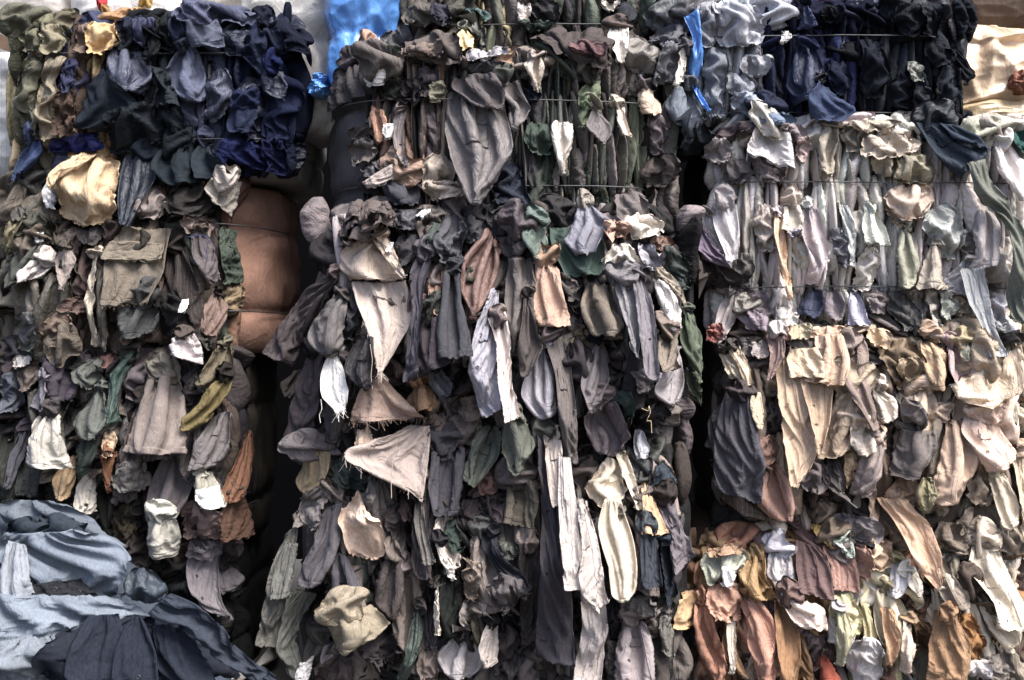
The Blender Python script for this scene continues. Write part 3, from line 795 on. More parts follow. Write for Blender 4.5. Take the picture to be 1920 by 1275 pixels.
bale('C2', (578, 98, 1268, 402), -0.01, [189, 351], (84, 82, 86), 'bale of taupe, green and cream layers with a smooth grey left side',
     [(500, 690, [(84, 80, 80), (76, 74, 76)]), (690, 960, [(110, 102, 98), (78, 72, 70), (140, 126, 114), (62, 60, 60), (150, 120, 100)]), (960, 1130, [(110, 106, 100), (70, 80, 70), (134, 128, 120), (62, 62, 66), (150, 140, 124), (84, 90, 80), (54, 60, 58)]), (1130, 1350, [(124, 114, 110), (92, 86, 82), (150, 138, 128), (92, 100, 82), (76, 68, 66), (116, 108, 104)])], fold_w=(6, 15), density=1.0, pw=3.2, span=(690, 1262), scraps=0, nb=7)
bale('C3', (590, 392, 1285, 850), -0.07, [520, 690], (72, 66, 64), 'bale of hanging grey and brown garments in the middle of the middle stack',
     [(500, 1400, DK + [(110, 100, 98), (120, 110, 104)])], density=0.8, scraps=170)
bale('C4', (560, 838, 1285, 1335), -0.11, [935, 1120], (62, 56, 54), 'bale of dark trousers and scraps at the bottom of the middle stack',
     [(500, 1400, DK + [(100, 90, 84), (128, 116, 106)])], density=0.8, scraps=170)
bale('R1', (1225, 6, 1806, 234), 0.15, [73, 213], (70, 72, 80), 'bale grading from light grey to navy to black at the top of the right stack',
     [(1200, 1300, [(92, 94, 100), (70, 72, 78)]), (1300, 1425, [(150, 152, 160), (124, 130, 140), (168, 168, 174)]), (1425, 1610, [(34, 40, 66), (44, 54, 90), (28, 32, 52), (40, 46, 70)]), (1610, 1900, [(30, 34, 42), (38, 44, 54), (26, 28, 36), (46, 50, 60)])], fold_w=(9, 22))
bale('R2', (1330, 232, 1990, 622), 0.10, [343, 540], (88, 80, 74), 'pale bale of beige, white and lilac layers in the right stack',
     [(1200, 1340, [(200, 192, 188), (120, 114, 110), (222, 214, 212)]), (1340, 1560, [(226, 219, 211), (208, 199, 188), (194, 184, 178), (214, 204, 200), (236, 231, 224), (182, 176, 162)]), (1560, 1700, [(190, 194, 188), (178, 175, 165), (214, 210, 201), (204, 196, 188)]), (1700, 2000, [(194, 187, 179), (178, 173, 161), (212, 202, 196), (158, 152, 142)])], fold_w=(8, 19), density=0.95, scraps=0, nb=6)
bale('R3', (1345, 612, 1990, 1012), 0.05, [735, 938], (84, 72, 62), 'bale of tan and brown garments in the right stack below the pale bale',
     [(1200, 1420, [(90, 82, 80), (110, 96, 86), (74, 68, 68)]), (1420, 1700, [(140, 118, 98), (110, 98, 88), (168, 146, 120), (92, 84, 80), (120, 104, 92), (186, 166, 144)]), (1700, 2000, [(150, 134, 112), (176, 154, 128), (124, 112, 98), (196, 174, 148)])], density=0.85, scraps=120)
bale('R4', (1290, 1004, 1990, 1335), 0.00, [1121], (100, 78, 62), 'bale of rust, mustard and cream cloth at the bottom of the right stack',
     [(1200, 1420, [(172, 122, 92), (150, 108, 78), (184, 136, 108), (140, 112, 70)]), (1420, 1560, [(150, 112, 64), (112, 88, 80), (196, 178, 158), (90, 76, 74)]), (1560, 1720, [(190, 178, 146), (176, 164, 118), (214, 204, 196), (150, 112, 88), (110, 100, 100), (196, 160, 120)]), (1720, 2000, [(150, 108, 60), (190, 170, 144), (120, 110, 98), (100, 84, 72), (210, 196, 170)])], density=0.9, scraps=90)

# ------------------------------------------------------------------ traced cloths: T = a garment of its own, P = cloth pressed into a bale
# --- left stack, navy bale
P('V1', 'd', (104, 102, 80), '130,160 110,210 150,300', '220,140 240,220 245,300', 'B1')
P('V1', 'd', (132, 124, 98), '235,130 230,210 240,300', '330,130 370,210 360,300', 'B1')
P('V1', 'd', (118, 98, 84), '450,120 428,210 430,300', '500,115 515,210 500,300', 'B1', ang=0.1)
P('V1', 'd', (192, 158, 102), '520,120 500,210 505,300', '655,115 660,210 640,300', 'B1')
P('V1', 'd', (108, 106, 86), '150,310 45,450 60,600 180,745', '245,310 222,450 212,600 235,760', 'B1', ang=0.15, k=2.6, puff=0.04, z=-1)
P('V1', 'd', (128, 116, 90), '245,310 212,450 200,640 225,780', '365,310 330,460 300,620 330,780', 'B1', ang=0.5, puff=0.04)
P('V1', 'd', (88, 70, 58), '330,500 300,600 310,760', '400,490 410,620 440,750', 'B1')
P('V1', 'd', (52, 56, 84), '370,320 340,420 330,480', '420,320 410,440 400,540', 'B1', ang=0.2)
P('V1', 'd', (40, 44, 64), '680,95 670,170 690,240', '790,85 800,170 790,240', 'B1')
P('V1', 'd', (28, 33, 37), '850,85 840,170 860,260', '940,80 960,180 980,280', 'B1')
P('V1', 'd', (66, 70, 98), '760,100 750,180 770,250', '850,95 870,180 850,240', 'B1')
P('V1', 'd', (40, 48, 70), '1260,180 1250,250 1270,310', '1440,130 1460,220 1440,310', 'B1', mat='satin')
P('V1', 'd', (27, 34, 56), '1440,150 1430,240 1440,320', '1560,160 1610,240 1610,320', 'B1')
P('V1', 'd', (58, 64, 90), '960,90 950,180 980,250', '1040,80 1050,170 1040,260', 'B1')
P('V1', 'd', (28, 36, 62), '1500,340 1490,500 1500,770', '1600,340 1680,500 1610,770', 'B1', ang=0.1, k=3)
P('V1', 'd', (27, 34, 58), '1360,420 1330,560 1400,770', '1480,420 1490,560 1500,770', 'B1', ang=0.2)
T('V1', 'd', (78, 84, 108), '1040,0 1015,60 1000,130', '1200,-6 1400,70 1440,120', 'draped_cloth', 'slate-blue cloth heaped on the very top of the navy bale', 'cloth', puff=0.06)
T('V1', 'h', (86, 93, 112), '1050,110 1040,180 1060,255', '1190,80 1235,150 1245,240', 'draped_cloth', 'small blue-grey flap folded over the top edge of the navy bale', 'cloth', e=1.1)
T('V1', 'h', (70, 76, 98), '620,240 590,330 600,440 650,510', '760,260 820,330 865,400 790,520', 'draped_cloth', 'slate-violet scrap with a cut edge hanging above the black flap', 'cloth', mat='satin', puff=0.06)
T('V1', 'h', (28, 32, 36), '830,180 825,260 770,310', '885,190 885,270 815,345', 'cloth_strip', 'narrow black strip curling beside the slate-violet scrap', 'cloth')
T('V1', 'h', (88, 95, 118), '1000,240 940,370 890,440 1010,540 1090,570', '1070,250 1115,310 1145,430 1150,520 1110,578', 'draped_cloth', 'blue-grey cloth gathered and sagging in the middle of the navy bale', 'cloth', puff=0.06, e=1.4)
T('V1', 'd', (74, 81, 102), '1200,375 1150,480 1160,620 1210,690', '1270,370 1300,470 1305,560 1270,650', 'crumpled_cloth', 'crumpled slate lining right of the sagging blue-grey cloth', 'cloth', mat='satin')
T('V1', 'f', (38, 46, 56), '560,370 470,470 440,600 390,712', '640,450 720,520 800,590 560,725', 'draped_cloth', 'broad blue-black flap pointing down to the left on the navy bale', 'cloth', mat='wool', puff=0.05, ev=1.06, e=1.15)
T('V1', 'f', (44, 52, 76), '1360,310 1400,350 1440,400', '1480,312 1505,360 1490,425', 'cloth_flap', 'navy band folded slantwise below the top wire of the navy bale', 'cloth')
T('V1', 'f', (40, 48, 72), '1300,580 1270,650 1270,738', '1420,570 1435,640 1400,742', 'cloth_flap', 'lower of two square navy pockets on the right of the navy bale', 'cloth', puff=0.04)
T('V1', 'f', (38, 46, 68), '1490,380 1470,460 1475,520', '1580,390 1615,470 1600,560', 'cloth_flap', 'upper of two square navy pockets on the right of the navy bale', 'cloth', puff=0.04)
T('V1', 'd', (30, 37, 45), '620,640 580,740 600,850', '850,560 900,680 880,810', 'crumpled_cloth', 'blue-black knot of cloth at the centre of the navy bale', 'cloth', puff=0.06)
T('V1', 'h', (38, 46, 54), '900,480 870,530 855,585', '960,480 990,530 1018,595', 'cloth_flap', 'little fan of blue-black cloth above the knot', 'cloth')
T('V1', 'd', (34, 42, 50), '900,600 900,700 900,830', '1010,600 1030,700 1040,830', 'crumpled_cloth', 'dark teal pleats right of the blue-black knot', 'cloth')
T('V1', 'h', (33, 43, 51), '880,800 830,930 960,1045', '1050,790 1095,920 1115,1015', 'draped_cloth', 'dark teal cloth rounded over the bottom of the navy bale', 'cloth', puff=0.07)
T('V1', 'f', (38, 47, 57), '1100,780 1060,880 1110,1005', '1170,790 1240,900 1312,985', 'draped_cloth', 'dark teal triangle at the lower right of the navy bale', 'cloth', puff=0.06)
T('V1', 'd', (24, 33, 76), '1270,785 1240,850 1290,930', '1480,785 1500,860 1480,945', 'crumpled_cloth', 'royal blue folds below the bottom wire of the navy bale', 'cloth', ang=0.9)
P('V1', 'd', (24, 28, 66), '1490,785 1480,860 1490,950', '1585,785 1595,870 1580,965', 'B1', ang=0.1)
T('V1', 'd', (36, 44, 116), '380,755 300,800 270,845', '520,735 570,790 565,845', 'crumpled_cloth', 'bright royal blue silk tucked above the tan bundle', 'cloth', mat='satin', ang=1.4, k=2)
T('V1', 'h', (64, 80, 116), '150,780 90,880 70,1012', '232,780 252,860 172,935', 'draped_cloth', 'mid-blue flap hanging at the lower left corner of the navy bale', 'cloth')
T('V1', 'h', (34, 43, 58), '640,840 635,960 650,1080 690,1272', '835,835 845,980 800,1120 740,1278', 'draped_cloth', 'long blue-black tail of cloth hanging to a point beside the tan bundle', 'cloth', puff=0.08, e=1.2)
T('V1', 'd', (196, 168, 124), '420,845 262,960 290,1100 340,1210 460,1272', '520,850 640,920 652,1100 640,1190 560,1272', 'cloth_bundle', 'round swirled bundle of tan cotton between the two upper left bales', 'bundle', puff=0.10, ang=0.8, k=3.2, tw=2.2, z=2)
T('V1', 'h', (200, 172, 128), '420,842 330,900 262,985 290,1060', '520,848 470,900 370,960 330,1050', 'cloth_flap', 'tan cuff folded over the swirled tan bundle', 'cloth', z=3, e=1.2)
# --- left stack, brown bale
P('V1', 'd', (128, 116, 112), '850,1040 790,1130 770,1215', '900,1080 950,1150 900,1235', 'B2')
P('V1', 'd', (48, 45, 43), '960,1060 935,1120 960,1210', '1120,1020 1175,1110 1120,1215', 'B2')
P('V1', 'h', (158, 150, 138), '1200,1000 1150,1060 1200,1120', '1320,1000 1310,1080 1275,1205', 'B2')
P('V1', 'd', (186, 186, 190), '240,1000 232,1090 270,1180', '290,1010 300,1090 300,1180', 'B2', mat='plastic')
P('V4', 'd', (80, 80, 70), '110,40 60,90 90,160', '170,30 215,90 200,165', 'B2')
P('V4', 'h', (124, 116, 86), '80,60 20,140 0,250', '120,60 90,150 40,240', 'B2')
P('V4', 'd', (106, 90, 78), '250,560 205,640 230,730', '320,560 345,640 320,730', 'B2')
P('V4', 'd', (90, 90, 86), '110,555 70,650 110,745', '210,555 240,640 200,745', 'B2')
P('V4', 'd', (104, 84, 76), '340,480 300,520 300,550', '430,470 440,520 430,555', 'B2')
P('V4', 'd', (66, 78, 66), '1120,120 1130,250 1150,410', '1170,120 1195,260 1215,400', 'B2', ang=0.1)
P('V4', 'd', (124, 108, 100), '960,70 940,110 960,160', '1030,60 1090,110 1060,170', 'B2')
P('V4', 'd', (40, 38, 38), '800,450 780,560 800,680', '900,430 960,560 980,680', 'B2')
P('V4', 'd', (96, 84, 80), '340,110 310,180 350,260', '400,130 420,200 380,270', 'B2')
P('V4', 'd', (70, 66, 66), '400,120 410,170 430,210', '510,110 520,160 500,220', 'B2')
T('V4', 'h', (76, 80, 74), '150,180 50,270 20,435', '212,190 190,290 130,405', 'sleeve', 'dark green sleeve with a white tag at the left edge of the brown bale', 'sleeve', puff=0.05)
T('V4', 'h', (184, 176, 168), '150,290 78,345 100,408', '228,268 232,325 170,375', 'cloth_strip', 'pale grey looped strip on the left of the brown bale', 'cloth', puff=0.05)
T('V4', 'f', (142, 130, 122), '305,215 270,285 315,442', '335,218 382,292 325,442', 'cloth_flap', 'diamond-shaped taupe scrap left of the olive apron', 'cloth', puff=0.05)
T('V4', 'h', (100, 94, 80), '520,300 480,450 470,600 500,742', '575,380 545,550 545,745 545,746', 'draped_cloth', 'olive cloth hanging beneath the olive apron', 'cloth')
T('V4', 'h', (226, 212, 186), '480,255 440,420 430,560 440,722', '502,265 482,450 472,600 488,735', 'cloth_strip', 'narrow cream strip left of the olive apron', 'cloth', e=1.3)
T('V4', 'f', (112, 102, 88), '560,122 515,260 530,400 528,522', '822,110 818,250 815,360 760,505', 'apron', 'large olive-brown apron with a worn hem on the brown bale', 'apron', puff=0.07, e=1.12, ev=1.05)
T('V4', 'h', (118, 108, 92), '545,195 525,240 520,285', '822,195 820,240 815,285', 'cloth_fold_band', 'pleat folded across the top of the olive-brown apron', 'cloth', e=1.05, ev=1.3, puff=0.02)
T('V4', 'h', (94, 86, 88), '970,140 980,260 1050,422', '1030,130 1085,260 1098,385', 'draped_cloth', 'dark brown garment edged with a blue cord on the brown bale', 'garment')
T('V4', 'h', (122, 100, 90), '1050,430 1020,550 1020,645 1060,672', '1090,470 1128,520 1112,620 1080,672', 'pocket', 'loose brown pocket left of the smooth tan-brown side', 'pocket', puff=0.05)
T('V4', 'd', (134, 114, 82), '1160,430 1125,490 1140,560', '1215,410 1225,480 1190,570', 'crumpled_cloth', 'olive-tan loop beside the smooth tan-brown side', 'cloth')
T('V4', 'h', (70, 72, 72), '640,515 590,590 620,705', '760,500 795,560 770,650', 'draped_cloth', 'dark slate cloth fanned out below the olive apron', 'cloth')
# --- left stack, charcoal bale
P('V4', 'd', (98, 90, 94), '690,735 605,860 640,1000', '745,740 755,860 700,1000', 'B3')
P('V4', 'd', (82, 88, 98), '10,870 -10,960 0,1075', '90,865 105,960 80,1065', 'B3')
P('V4', 'd', (96, 84, 76), '100,810 85,880 110,960', '160,800 180,870 150,960', 'B3')
P('V4', 'd', (128, 116, 104), '770,740 750,800 780,860', '850,730 900,790 880,860', 'B3')
P('V4', 'd', (72, 72, 66), '990,700 980,760 1000,820', '1060,700 1080,770 1040,830', 'B3')
P('V4', 'd', (60, 58, 60), '910,800 900,900 920,1030', '1000,800 1000,900 980,1020', 'B3', ang=0.1)
P('V4', 'd', (196, 190, 184), '80,775 66,805 80,840', '150,785 165,800 150,830', 'B3')
P('V4', 'd', (140, 102, 92), '500,785 490,810 500,835', '580,775 590,800 575,835', 'B3')
P('V8', 'h', (66, 70, 70), '100,100 70,220 80,340', '170,110 195,220 170,355', 'B3')
P('V8', 'h', (74, 74, 82), '60,0 30,150 30,300', '110,0 90,150 60,310', 'B3')
P('V8', 'h', (58, 68, 62), '400,60 370,160 380,260', '470,40 480,140 430,230', 'B3')
P('V8', 'd', (128, 106, 100), '940,370 885,470 900,560', '1040,390 1098,470 1080,565', 'B3', ang=0.2)
P('V8', 'd', (100, 96, 92), '600,180 580,250 600,320', '700,160 720,240 700,330', 'B3')
P('V8', 'd', (74, 66, 50), '570,400 560,500 590,600', '660,380 680,490 660,600', 'B3', ang=0.1)
P('V8', 'd', (92, 86, 82), '620,660 610,700 650,740', '720,650 730,700 690,750', 'B3')
P('V8', 'h', (140, 92, 60), '530,130 525,230 540,320', '575,130 570,230 560,322', 'B3')
P('V8', 'h', (208, 178, 140), '510,30 505,90 520,150', '550,30 560,90 545,150', 'B3')
T('V4', 'h', (208, 196, 194), '900,680 858,722 870,765', '960,658 1002,730 1008,822', 'draped_cloth', 'pinkish white scrap on top of the charcoal bale', 'cloth', puff=0.05)
T('V4', 'h', (108, 98, 76), '1090,715 1030,830 980,920', '1145,730 1165,860 1060,962', 'draped_cloth', 'olive cloth arching over the right corner of the charcoal bale', 'cloth', puff=0.05)
T('V4', 'h', (112, 98, 52), '1080,900 980,1040 928,1092 930,1162', '1155,850 1145,960 1055,1090 962,1152', 'draped_cloth', 'dark mustard cloth swept down to the left on the charcoal bale', 'cloth', puff=0.04)
T('V4', 'h', (68, 62, 72), '215,780 200,880 260,995', '400,770 415,880 350,1005', 'draped_cloth', 'purple-black cloth sagging on the left of the charcoal bale', 'cloth', puff=0.05, g=0.5)
T('V4', 'h', (118, 114, 124), '200,870 170,960 143,1032', '232,900 242,980 238,1055', 'cloth_flap', 'lilac-grey flap left of the green knotted bag', 'cloth')
T('V4', 'h', (54, 78, 70), '600,750 530,850 550,980 538,1142', '682,750 622,870 602,1000 602,1112', 'sleeve', 'bottle green sleeve between the knotted bag and the brown apron skirt', 'sleeve')
T('V4', 'd', (90, 94, 88), '420,798 370,860 430,952', '512,798 512,900 472,952', 'knotted_cloth', 'top knot of the grey-green hanging bag', 'cloth')
T('V4', 'h', (90, 94, 88), '448,945 350,1070 325,1122 400,1206', '482,945 532,1060 532,1125 488,1206', 'hanging_bag', 'grey-green cloth knotted and hanging like a bag', 'bag', e=1.4, g=0.5, puff=0.09)
T('F', 'h', (180, 175, 163), '66,778 44,830 38,870', '95,776 110,825 125,880', 'hanging_bag', 'cream pouch-like cloth hanging at the far left of the charcoal bale', 'cloth', e=1.3, g=0.5, puff=0.08)
T('F', 'h', (128, 116, 109), '268,702 248,755 234,800 226,848', '312,702 330,750 340,800 345,850', 'hanging_skirt', 'taupe apron skirt gathered at the top with a straight hem on the charcoal bale', 'skirt', e=1.35, g=0.75, puff=0.09, k=5)
T('F', 'h', (106, 100, 100), '392,780 362,835 348,882', '416,772 424,830 412,872', 'trousers', 'dark taupe trouser leg right of the apron skirt', 'trousers', puff=0.06)
T('V8', 'h', (204, 196, 182), '436,222 384,290 386,432', '446,255 472,370 462,432', 'cloth_strip', 'cream cuff hanging above the blue pile', 'cuff')
T('V8', 'h', (188, 156, 112), '340,148 258,260 290,372', '362,158 368,260 350,352', 'cloth_flap', 'tan scrap hanging below the cream pouch', 'cloth', e=1.5)
T('V8', 'f', (102, 94, 96), '800,150 738,290 735,440 800,532', '890,138 972,280 932,400 862,482', 'draped_cloth', 'dark mauve-grey cloth below the apron skirt ending in a blunt point', 'cloth', puff=0.07)
T('V8', 'h', (172, 168, 154), '750,470 720,570 725,650', '870,470 885,570 860,662', 'hanging_bag', 'pale sage pouch below the mauve-grey pointed cloth', 'cloth', puff=0.05, e=1.4)
T('V8', 'h', (152, 148, 132), '985,222 972,330 1000,416', '1040,240 1082,310 1124,402', 'cuff', 'sage cuff with a white end left of the rust cone', 'cuff', puff=0.06)
T('V8', 'h', (236, 236, 234), '976,318 985,370 1000,418', '1080,306 1100,350 1125,405', 'cloth_flap', 'white lining at the end of the sage cuff', 'cloth', puff=0.02, e=1.1)
T('V8', 'h', (92, 66, 50), '1130,365 1105,470 1098,578', '1200,370 1240,470 1258,560', 'draped_cloth', 'dark rust cloth hanging below the rust cone', 'cloth', e=1.4)
T('V8', 'h', (126, 86, 60), '1212,28 1150,230 1112,332 1155,382', '1232,36 1248,200 1242,312 1178,378', 'cloth_flap', 'rust-orange cone of cloth at the right of the charcoal bale', 'cloth', puff=0.07)
T('V8', 'h', (108, 102, 106), '1085,680 1105,780 1130,835', '1120,700 1222,775 1185,812', 'cloth_flap', 'torn side flap of the lowest grey shirt', 'cloth', puff=0.04)
T('V8', 'f', (124, 118, 122), '948,585 928,700 952,800 1005,890 1150,964', '1098,590 1082,690 1095,790 1120,870 1160,950', 'shirt', 'torn grey shirt hanging lowest in front of the black left bale', 'shirt', puff=0.08)
P('V8', 'd', (124, 116, 118), '950,570 945,610 960,655', '1080,575 1100,620 1060,680', 'B3')
# --- middle stack, topmost bale
P('V2', 'd', (96, 90, 82), '590,0 580,70 620,140', '720,-10 760,60 790,130', 'C1', ang=-0.4, k=3.5)
P('V2', 'd', (66, 66, 78), '750,10 740,60 790,120', '820,0 850,60 840,120', 'C1')
P('V2', 'h', (226, 198, 134), '905,125 880,200 920,292', '940,128 972,200 988,272', 'C1', e=1.8)
P('V2', 'd', (112, 114, 104), '980,130 960,190 990,250', '1030,130 1060,190 1040,250', 'C1')
P('V2', 'd', (60, 58, 60), '1330,0 1310,60 1340,120', '1440,0 1460,60 1440,120', 'C1')
P('V2', 'h', (206, 194, 186), '1240,0 1225,60 1240,120', '1300,0 1310,50 1290,100', 'C1')
T('V2', 'h', (80, 102, 100), '990,15 942,70 960,118', '1030,35 1092,90 1042,128', 'cloth_flap', 'teal scrap hanging near the top of the middle stack', 'cloth', puff=0.05)
T('V2', 'd', (72, 86, 78), '1260,120 1250,140 1270,160', '1400,118 1425,150 1400,168', 'cloth_flap', 'flat dark green cloth near the top of the middle stack', 'cloth', puff=0.02)
T('V2', 'h', (52, 54, 62), '1760,10 1740,60 1760,92', '1880,-10 1922,60 1872,132', 'draped_cloth', 'charcoal cloth hanging at the top right of the middle stack', 'cloth', puff=0.05)
T('V2', 'd', (228, 218, 202), '1720,-10 1700,20 1740,58', '1800,-10 1808,30 1775,60', 'crumpled_cloth', 'cream loop at the top right of the middle stack', 'cloth')
T('V2', 'd', (94, 94, 97), '520,148 472,220 500,275', '612,132 648,200 600,275', 'crumpled_cloth', 'grey dome of cloth beside the blue plastic sack', 'cloth', ang=1.2, puff=0.06)
T('V2', 'd', (92, 84, 80), '660,145 620,250 700,345', '860,128 905,230 942,335', 'crumpled_cloth', 'thick roll of taupe-brown cloth on top of the grey-sided bale', 'cloth', ang=1.0, puff=0.09)
T('V2', 'd', (114, 100, 92), '620,250 578,292 680,306', '822,218 825,270 800,314', 'cloth_flap', 'brown collar lying on the taupe-brown roll', 'collar', puff=0.04)
T('V2', 'd', (156, 152, 156), '970,275 958,310 965,345', '1140,258 1165,290 1100,325', 'crumpled_cloth', 'light grey cloth lying behind the big hanging grey garment', 'cloth', ang=1.3, puff=0.05)
T('V2', 'd', (78, 70, 68), '1440,115 1325,220 1420,325', '1720,130 1772,230 1752,385', 'crumpled_cloth', 'wide dark brown heap on the right of the grey-sided bale', 'cloth', puff=0.10, ang=1.1, k=4.2)
T('V2', 'd', (110, 80, 82), '1540,220 1528,262 1560,295', '1690,230 1715,272 1700,315', 'cloth_flap', 'dusty maroon patch on the dark brown heap', 'cloth', ang=1.3, puff=0.03)
# --- middle stack, grey-sided bale
P('V2', 'd', (54, 56, 52), '520,405 438,490 480,555', '570,440 585,510 540,560', 'C2')
P('V2', 'd', (76, 70, 76), '700,365 662,430 690,545', '770,368 788,430 725,560', 'C2', ang=0.3)
P('V2', 'd', (50, 46, 48), '580,440 570,520 600,570', '680,420 700,500 680,570', 'C2')
P('V2', 'h', (176, 132, 106), '410,580 388,650 440,805', '470,610 498,680 472,795', 'C2', e=1.7)
P('V2', 'h', (134, 124, 124), '540,600 528,750 560,880 610,942', '602,600 582,740 602,860 618,935', 'C2')
P('V2', 'd', (158, 146, 132), '740,860 700,950 720,1040', '820,850 865,950 850,1040', 'C2')
P('V2', 'd', (84, 78, 78), '310,690 290,740 300,780', '400,680 440,730 420,780', 'C2')
P('V2', 'd', (74, 72, 76), '380,900 360,950 400,1000', '480,890 520,950 480,1010', 'C2')
P('V2', 'd', (46, 52, 66), '1120,900 1090,1020 1110,1160', '1260,900 1290,1020 1290,1150', 'C2', ang=0.1, k=3)
P('V2', 'd', (66, 80, 70), '1290,690 1270,780 1300,850', '1400,680 1430,780 1400,870', 'C2', ang=0.2)
P('V2', 'd', (108, 100, 98), '1800,1070 1790,1150 1800,1240', '1900,1070 1960,1150 1950,1240', 'C2', ang=0.1, k=3)
P('V2', 'd', (84, 76, 72), '1960,870 1930,960 1960,1040', '2100,850 2150,940 2090,1050', 'C2', ang=0.6, puff=0.06)
P('V2', 'd', (118, 106, 110), '1960,580 1980,700 1990,860', '2060,600 2090,700 2060,860', 'C2', ang=0.2)
P('V2', 'h', (216, 200, 180), '1790,600 1790,680 1820,760', '1830,600 1850,690 1870,770', 'C2', e=1.5)
T('V2', 'h', (108, 118, 90), '1640,445 1578,500 1580,578', '1700,438 1708,510 1690,578', 'cloth_flap', 'moss green cloth above the upper wire of the grey-sided bale', 'cloth', puff=0.05)
T('V2', 'h', (100, 114, 88), '1592,580 1574,640 1590,702', '1690,580 1642,640 1602,702', 'cloth_flap', 'moss green cloth below the upper wire of the grey-sided bale', 'cloth')
T('V2', 'f', (112, 106, 106), '1660,588 1632,660 1608,712 1670,745', '1690,598 1762,700 1755,760 1725,825', 'cloth_flap', 'grey corner of a garment pointing down on the grey-sided bale', 'cloth', puff=0.06)
T('V2', 'h', (206, 196, 182), '1450,668 1415,740 1450,860 1470,975', '1545,678 1550,790 1505,880 1512,980', 'cloth_strip', 'folded cream cloth right of the big hanging grey garment', 'cloth', e=1.7, puff=0.04, k=3)
T('V2', 'h', (210, 192, 172), '1330,305 1262,350 1300,410 1330,482', '1362,308 1388,360 1372,420 1348,492', 'collar', 'beige collar standing above the upper wire of the grey-sided bale', 'collar', e=1.5, puff=0.06)
T('F', 'h', (206, 180, 154), '1205,160 1196,185 1204,212', '1232,165 1243,190 1238,213', 'collar', 'tan folded collar at the right end of the grey-sided bale', 'collar', puff=0.05)
T('V2', 'h', (74, 70, 72), '190,345 140,470 130,590', '335,335 335,420 385,552', 'cloth_flap', 'charcoal flap at the upper left corner of the grey-sided bale', 'cloth', puff=0.04)
T('V2', 'h', (206, 184, 156), '370,272 322,370 370,405', '440,275 502,320 485,388', 'collar', 'tan collar with a torn white edge at the upper left of the middle stack', 'collar', puff=0.05)
T('V2', 'h', (240, 238, 232), '340,388 348,420 368,455', '498,378 498,412 470,452', 'cloth_flap', 'white torn lining beneath the tan collar', 'cloth', puff=0.03)
T('V2', 'd', (122, 120, 100), '770,448 722,510 740,562', '812,446 825,500 790,560', 'crumpled_cloth', 'small olive loop above the upper wire left of the big grey garment', 'cloth')
T('V2', 'h', (80, 86, 78), '520,305 480,350 500,390', '560,300 560,350 540,400', 'cloth_flap', 'dark green tab beside the tan collar', 'cloth')
T('V2', 'd', (38, 44, 54), '1260,465 1250,520 1280,568', '1310,470 1360,530 1330,572', 'crumpled_cloth', 'black-blue knob of cloth right of the big hanging grey garment', 'cloth')
T('V2', 'h', (116, 110, 108), '1110,428 1078,480 1180,560 1190,722', '1232,428 1265,520 1302,620 1212,735', 'cloth_flap', 'light grey side flap of the big hanging grey garment', 'cloth', puff=0.06)
T('V2', 'h', (106, 100, 100), '850,470 812,560 830,760 880,950 930,1080 985,1163', '1110,470 1160,600 1192,720 1198,860 1130,985 1005,1160', 'hanging_garment', 'big plain grey garment hanging to a point over the grey-sided bale', 'garment', e=1.28, g=0.25, puff=0.12, k=3.2, z=2)
T('V2', 'd', (66, 63, 65), '960,345 955,385 975,425', '1120,338 1140,380 1120,420', 'crumpled_cloth', 'dark twisted roll at the top of the big hanging grey garment', 'cloth', ang=1.2, z=2)
T('V2', 'h', (92, 86, 86), '870,400 848,470 960,560 1060,612', '1090,388 1155,500 1160,560 1150,612', 'cloth_flap', 'dark grey fold turned over at the neck of the big grey garment', 'cloth', e=1.3, puff=0.06, z=3)
T('V2', 'd', (106, 97, 92), '320,768 268,850 290,925', '402,768 438,840 425,925', 'crumpled_cloth', 'brown rosette of cloth on the smooth grey side of the bale', 'cloth', puff=0.07, tw=2.5)
T('V2', 'h', (66, 66, 74), '455,1005 490,1090 560,1155', '640,1025 685,1080 655,1145', 'draped_cloth', 'blue-black cloth slanting below the brown rosette', 'cloth', puff=0.05)
T('V2', 'h', (158, 146, 140), '530,903 440,960 358,1022', '574,940 525,1000 380,1054', 'cloth_strip', 'taupe strip slanting down to the left below the brown rosette', 'cloth', e=1.1, puff=0.05)
T('V2', 'd', (188, 172, 156), '690,1005 695,1060 740,1122', '820,1015 925,1052 905,1115', 'cloth_strip', 'beige folds lying along the lower wire of the grey-sided bale', 'cloth', ang=1.35)
# --- middle stack, hanging garments
P('V5', 'd', (64, 64, 68), '420,450 360,560 400,690', '500,440 525,560 510,690', 'C3')
P('V5', 'd', (76, 86, 82), '890,90 868,190 890,290', '930,90 940,190 930,290', 'C3')
P('V5', 'd', (74, 74, 78), '1060,90 1060,150 1080,200', '1140,80 1160,140 1130,200', 'C3')
P('V5', 'd', (68, 66, 74), '690,40 685,80 710,125', '800,20 830,70 790,130', 'C3')
P('V5', 'd', (64, 62, 66), '700,190 680,260 700,330', '800,120 830,220 790,330', 'C3')
P('V5', 'd', (108, 97, 94), '990,1085 975,1160 1000,1235', '1110,1070 1145,1150 1110,1235', 'C3', ang=1.0)
P('V5', 'd', (102, 89, 84), '890,1070 860,1170 890,1275', '960,1090 1000,1180 960,1275', 'C3', ang=0.2)
P('V5', 'd', (120, 108, 100), '1050,990 1040,1050 1060,1110', '1130,980 1150,1050 1130,1110', 'C3')
P('V5', 'd', (96, 72, 62), '870,500 860,540 890,575', '930,490 940,540 920,580', 'C3')
P('V6', 'd', (54, 50, 52), '560,380 540,470 580,560', '640,390 650,470 640,560', 'C3')
P('V6', 'd', (92, 84, 78), '470,330 480,380 500,420', '560,370 600,420 570,500', 'C3')
P('V6', 'd', (44, 48, 56), '640,560 640,640 660,700', '730,580 740,660 720,720', 'C3')
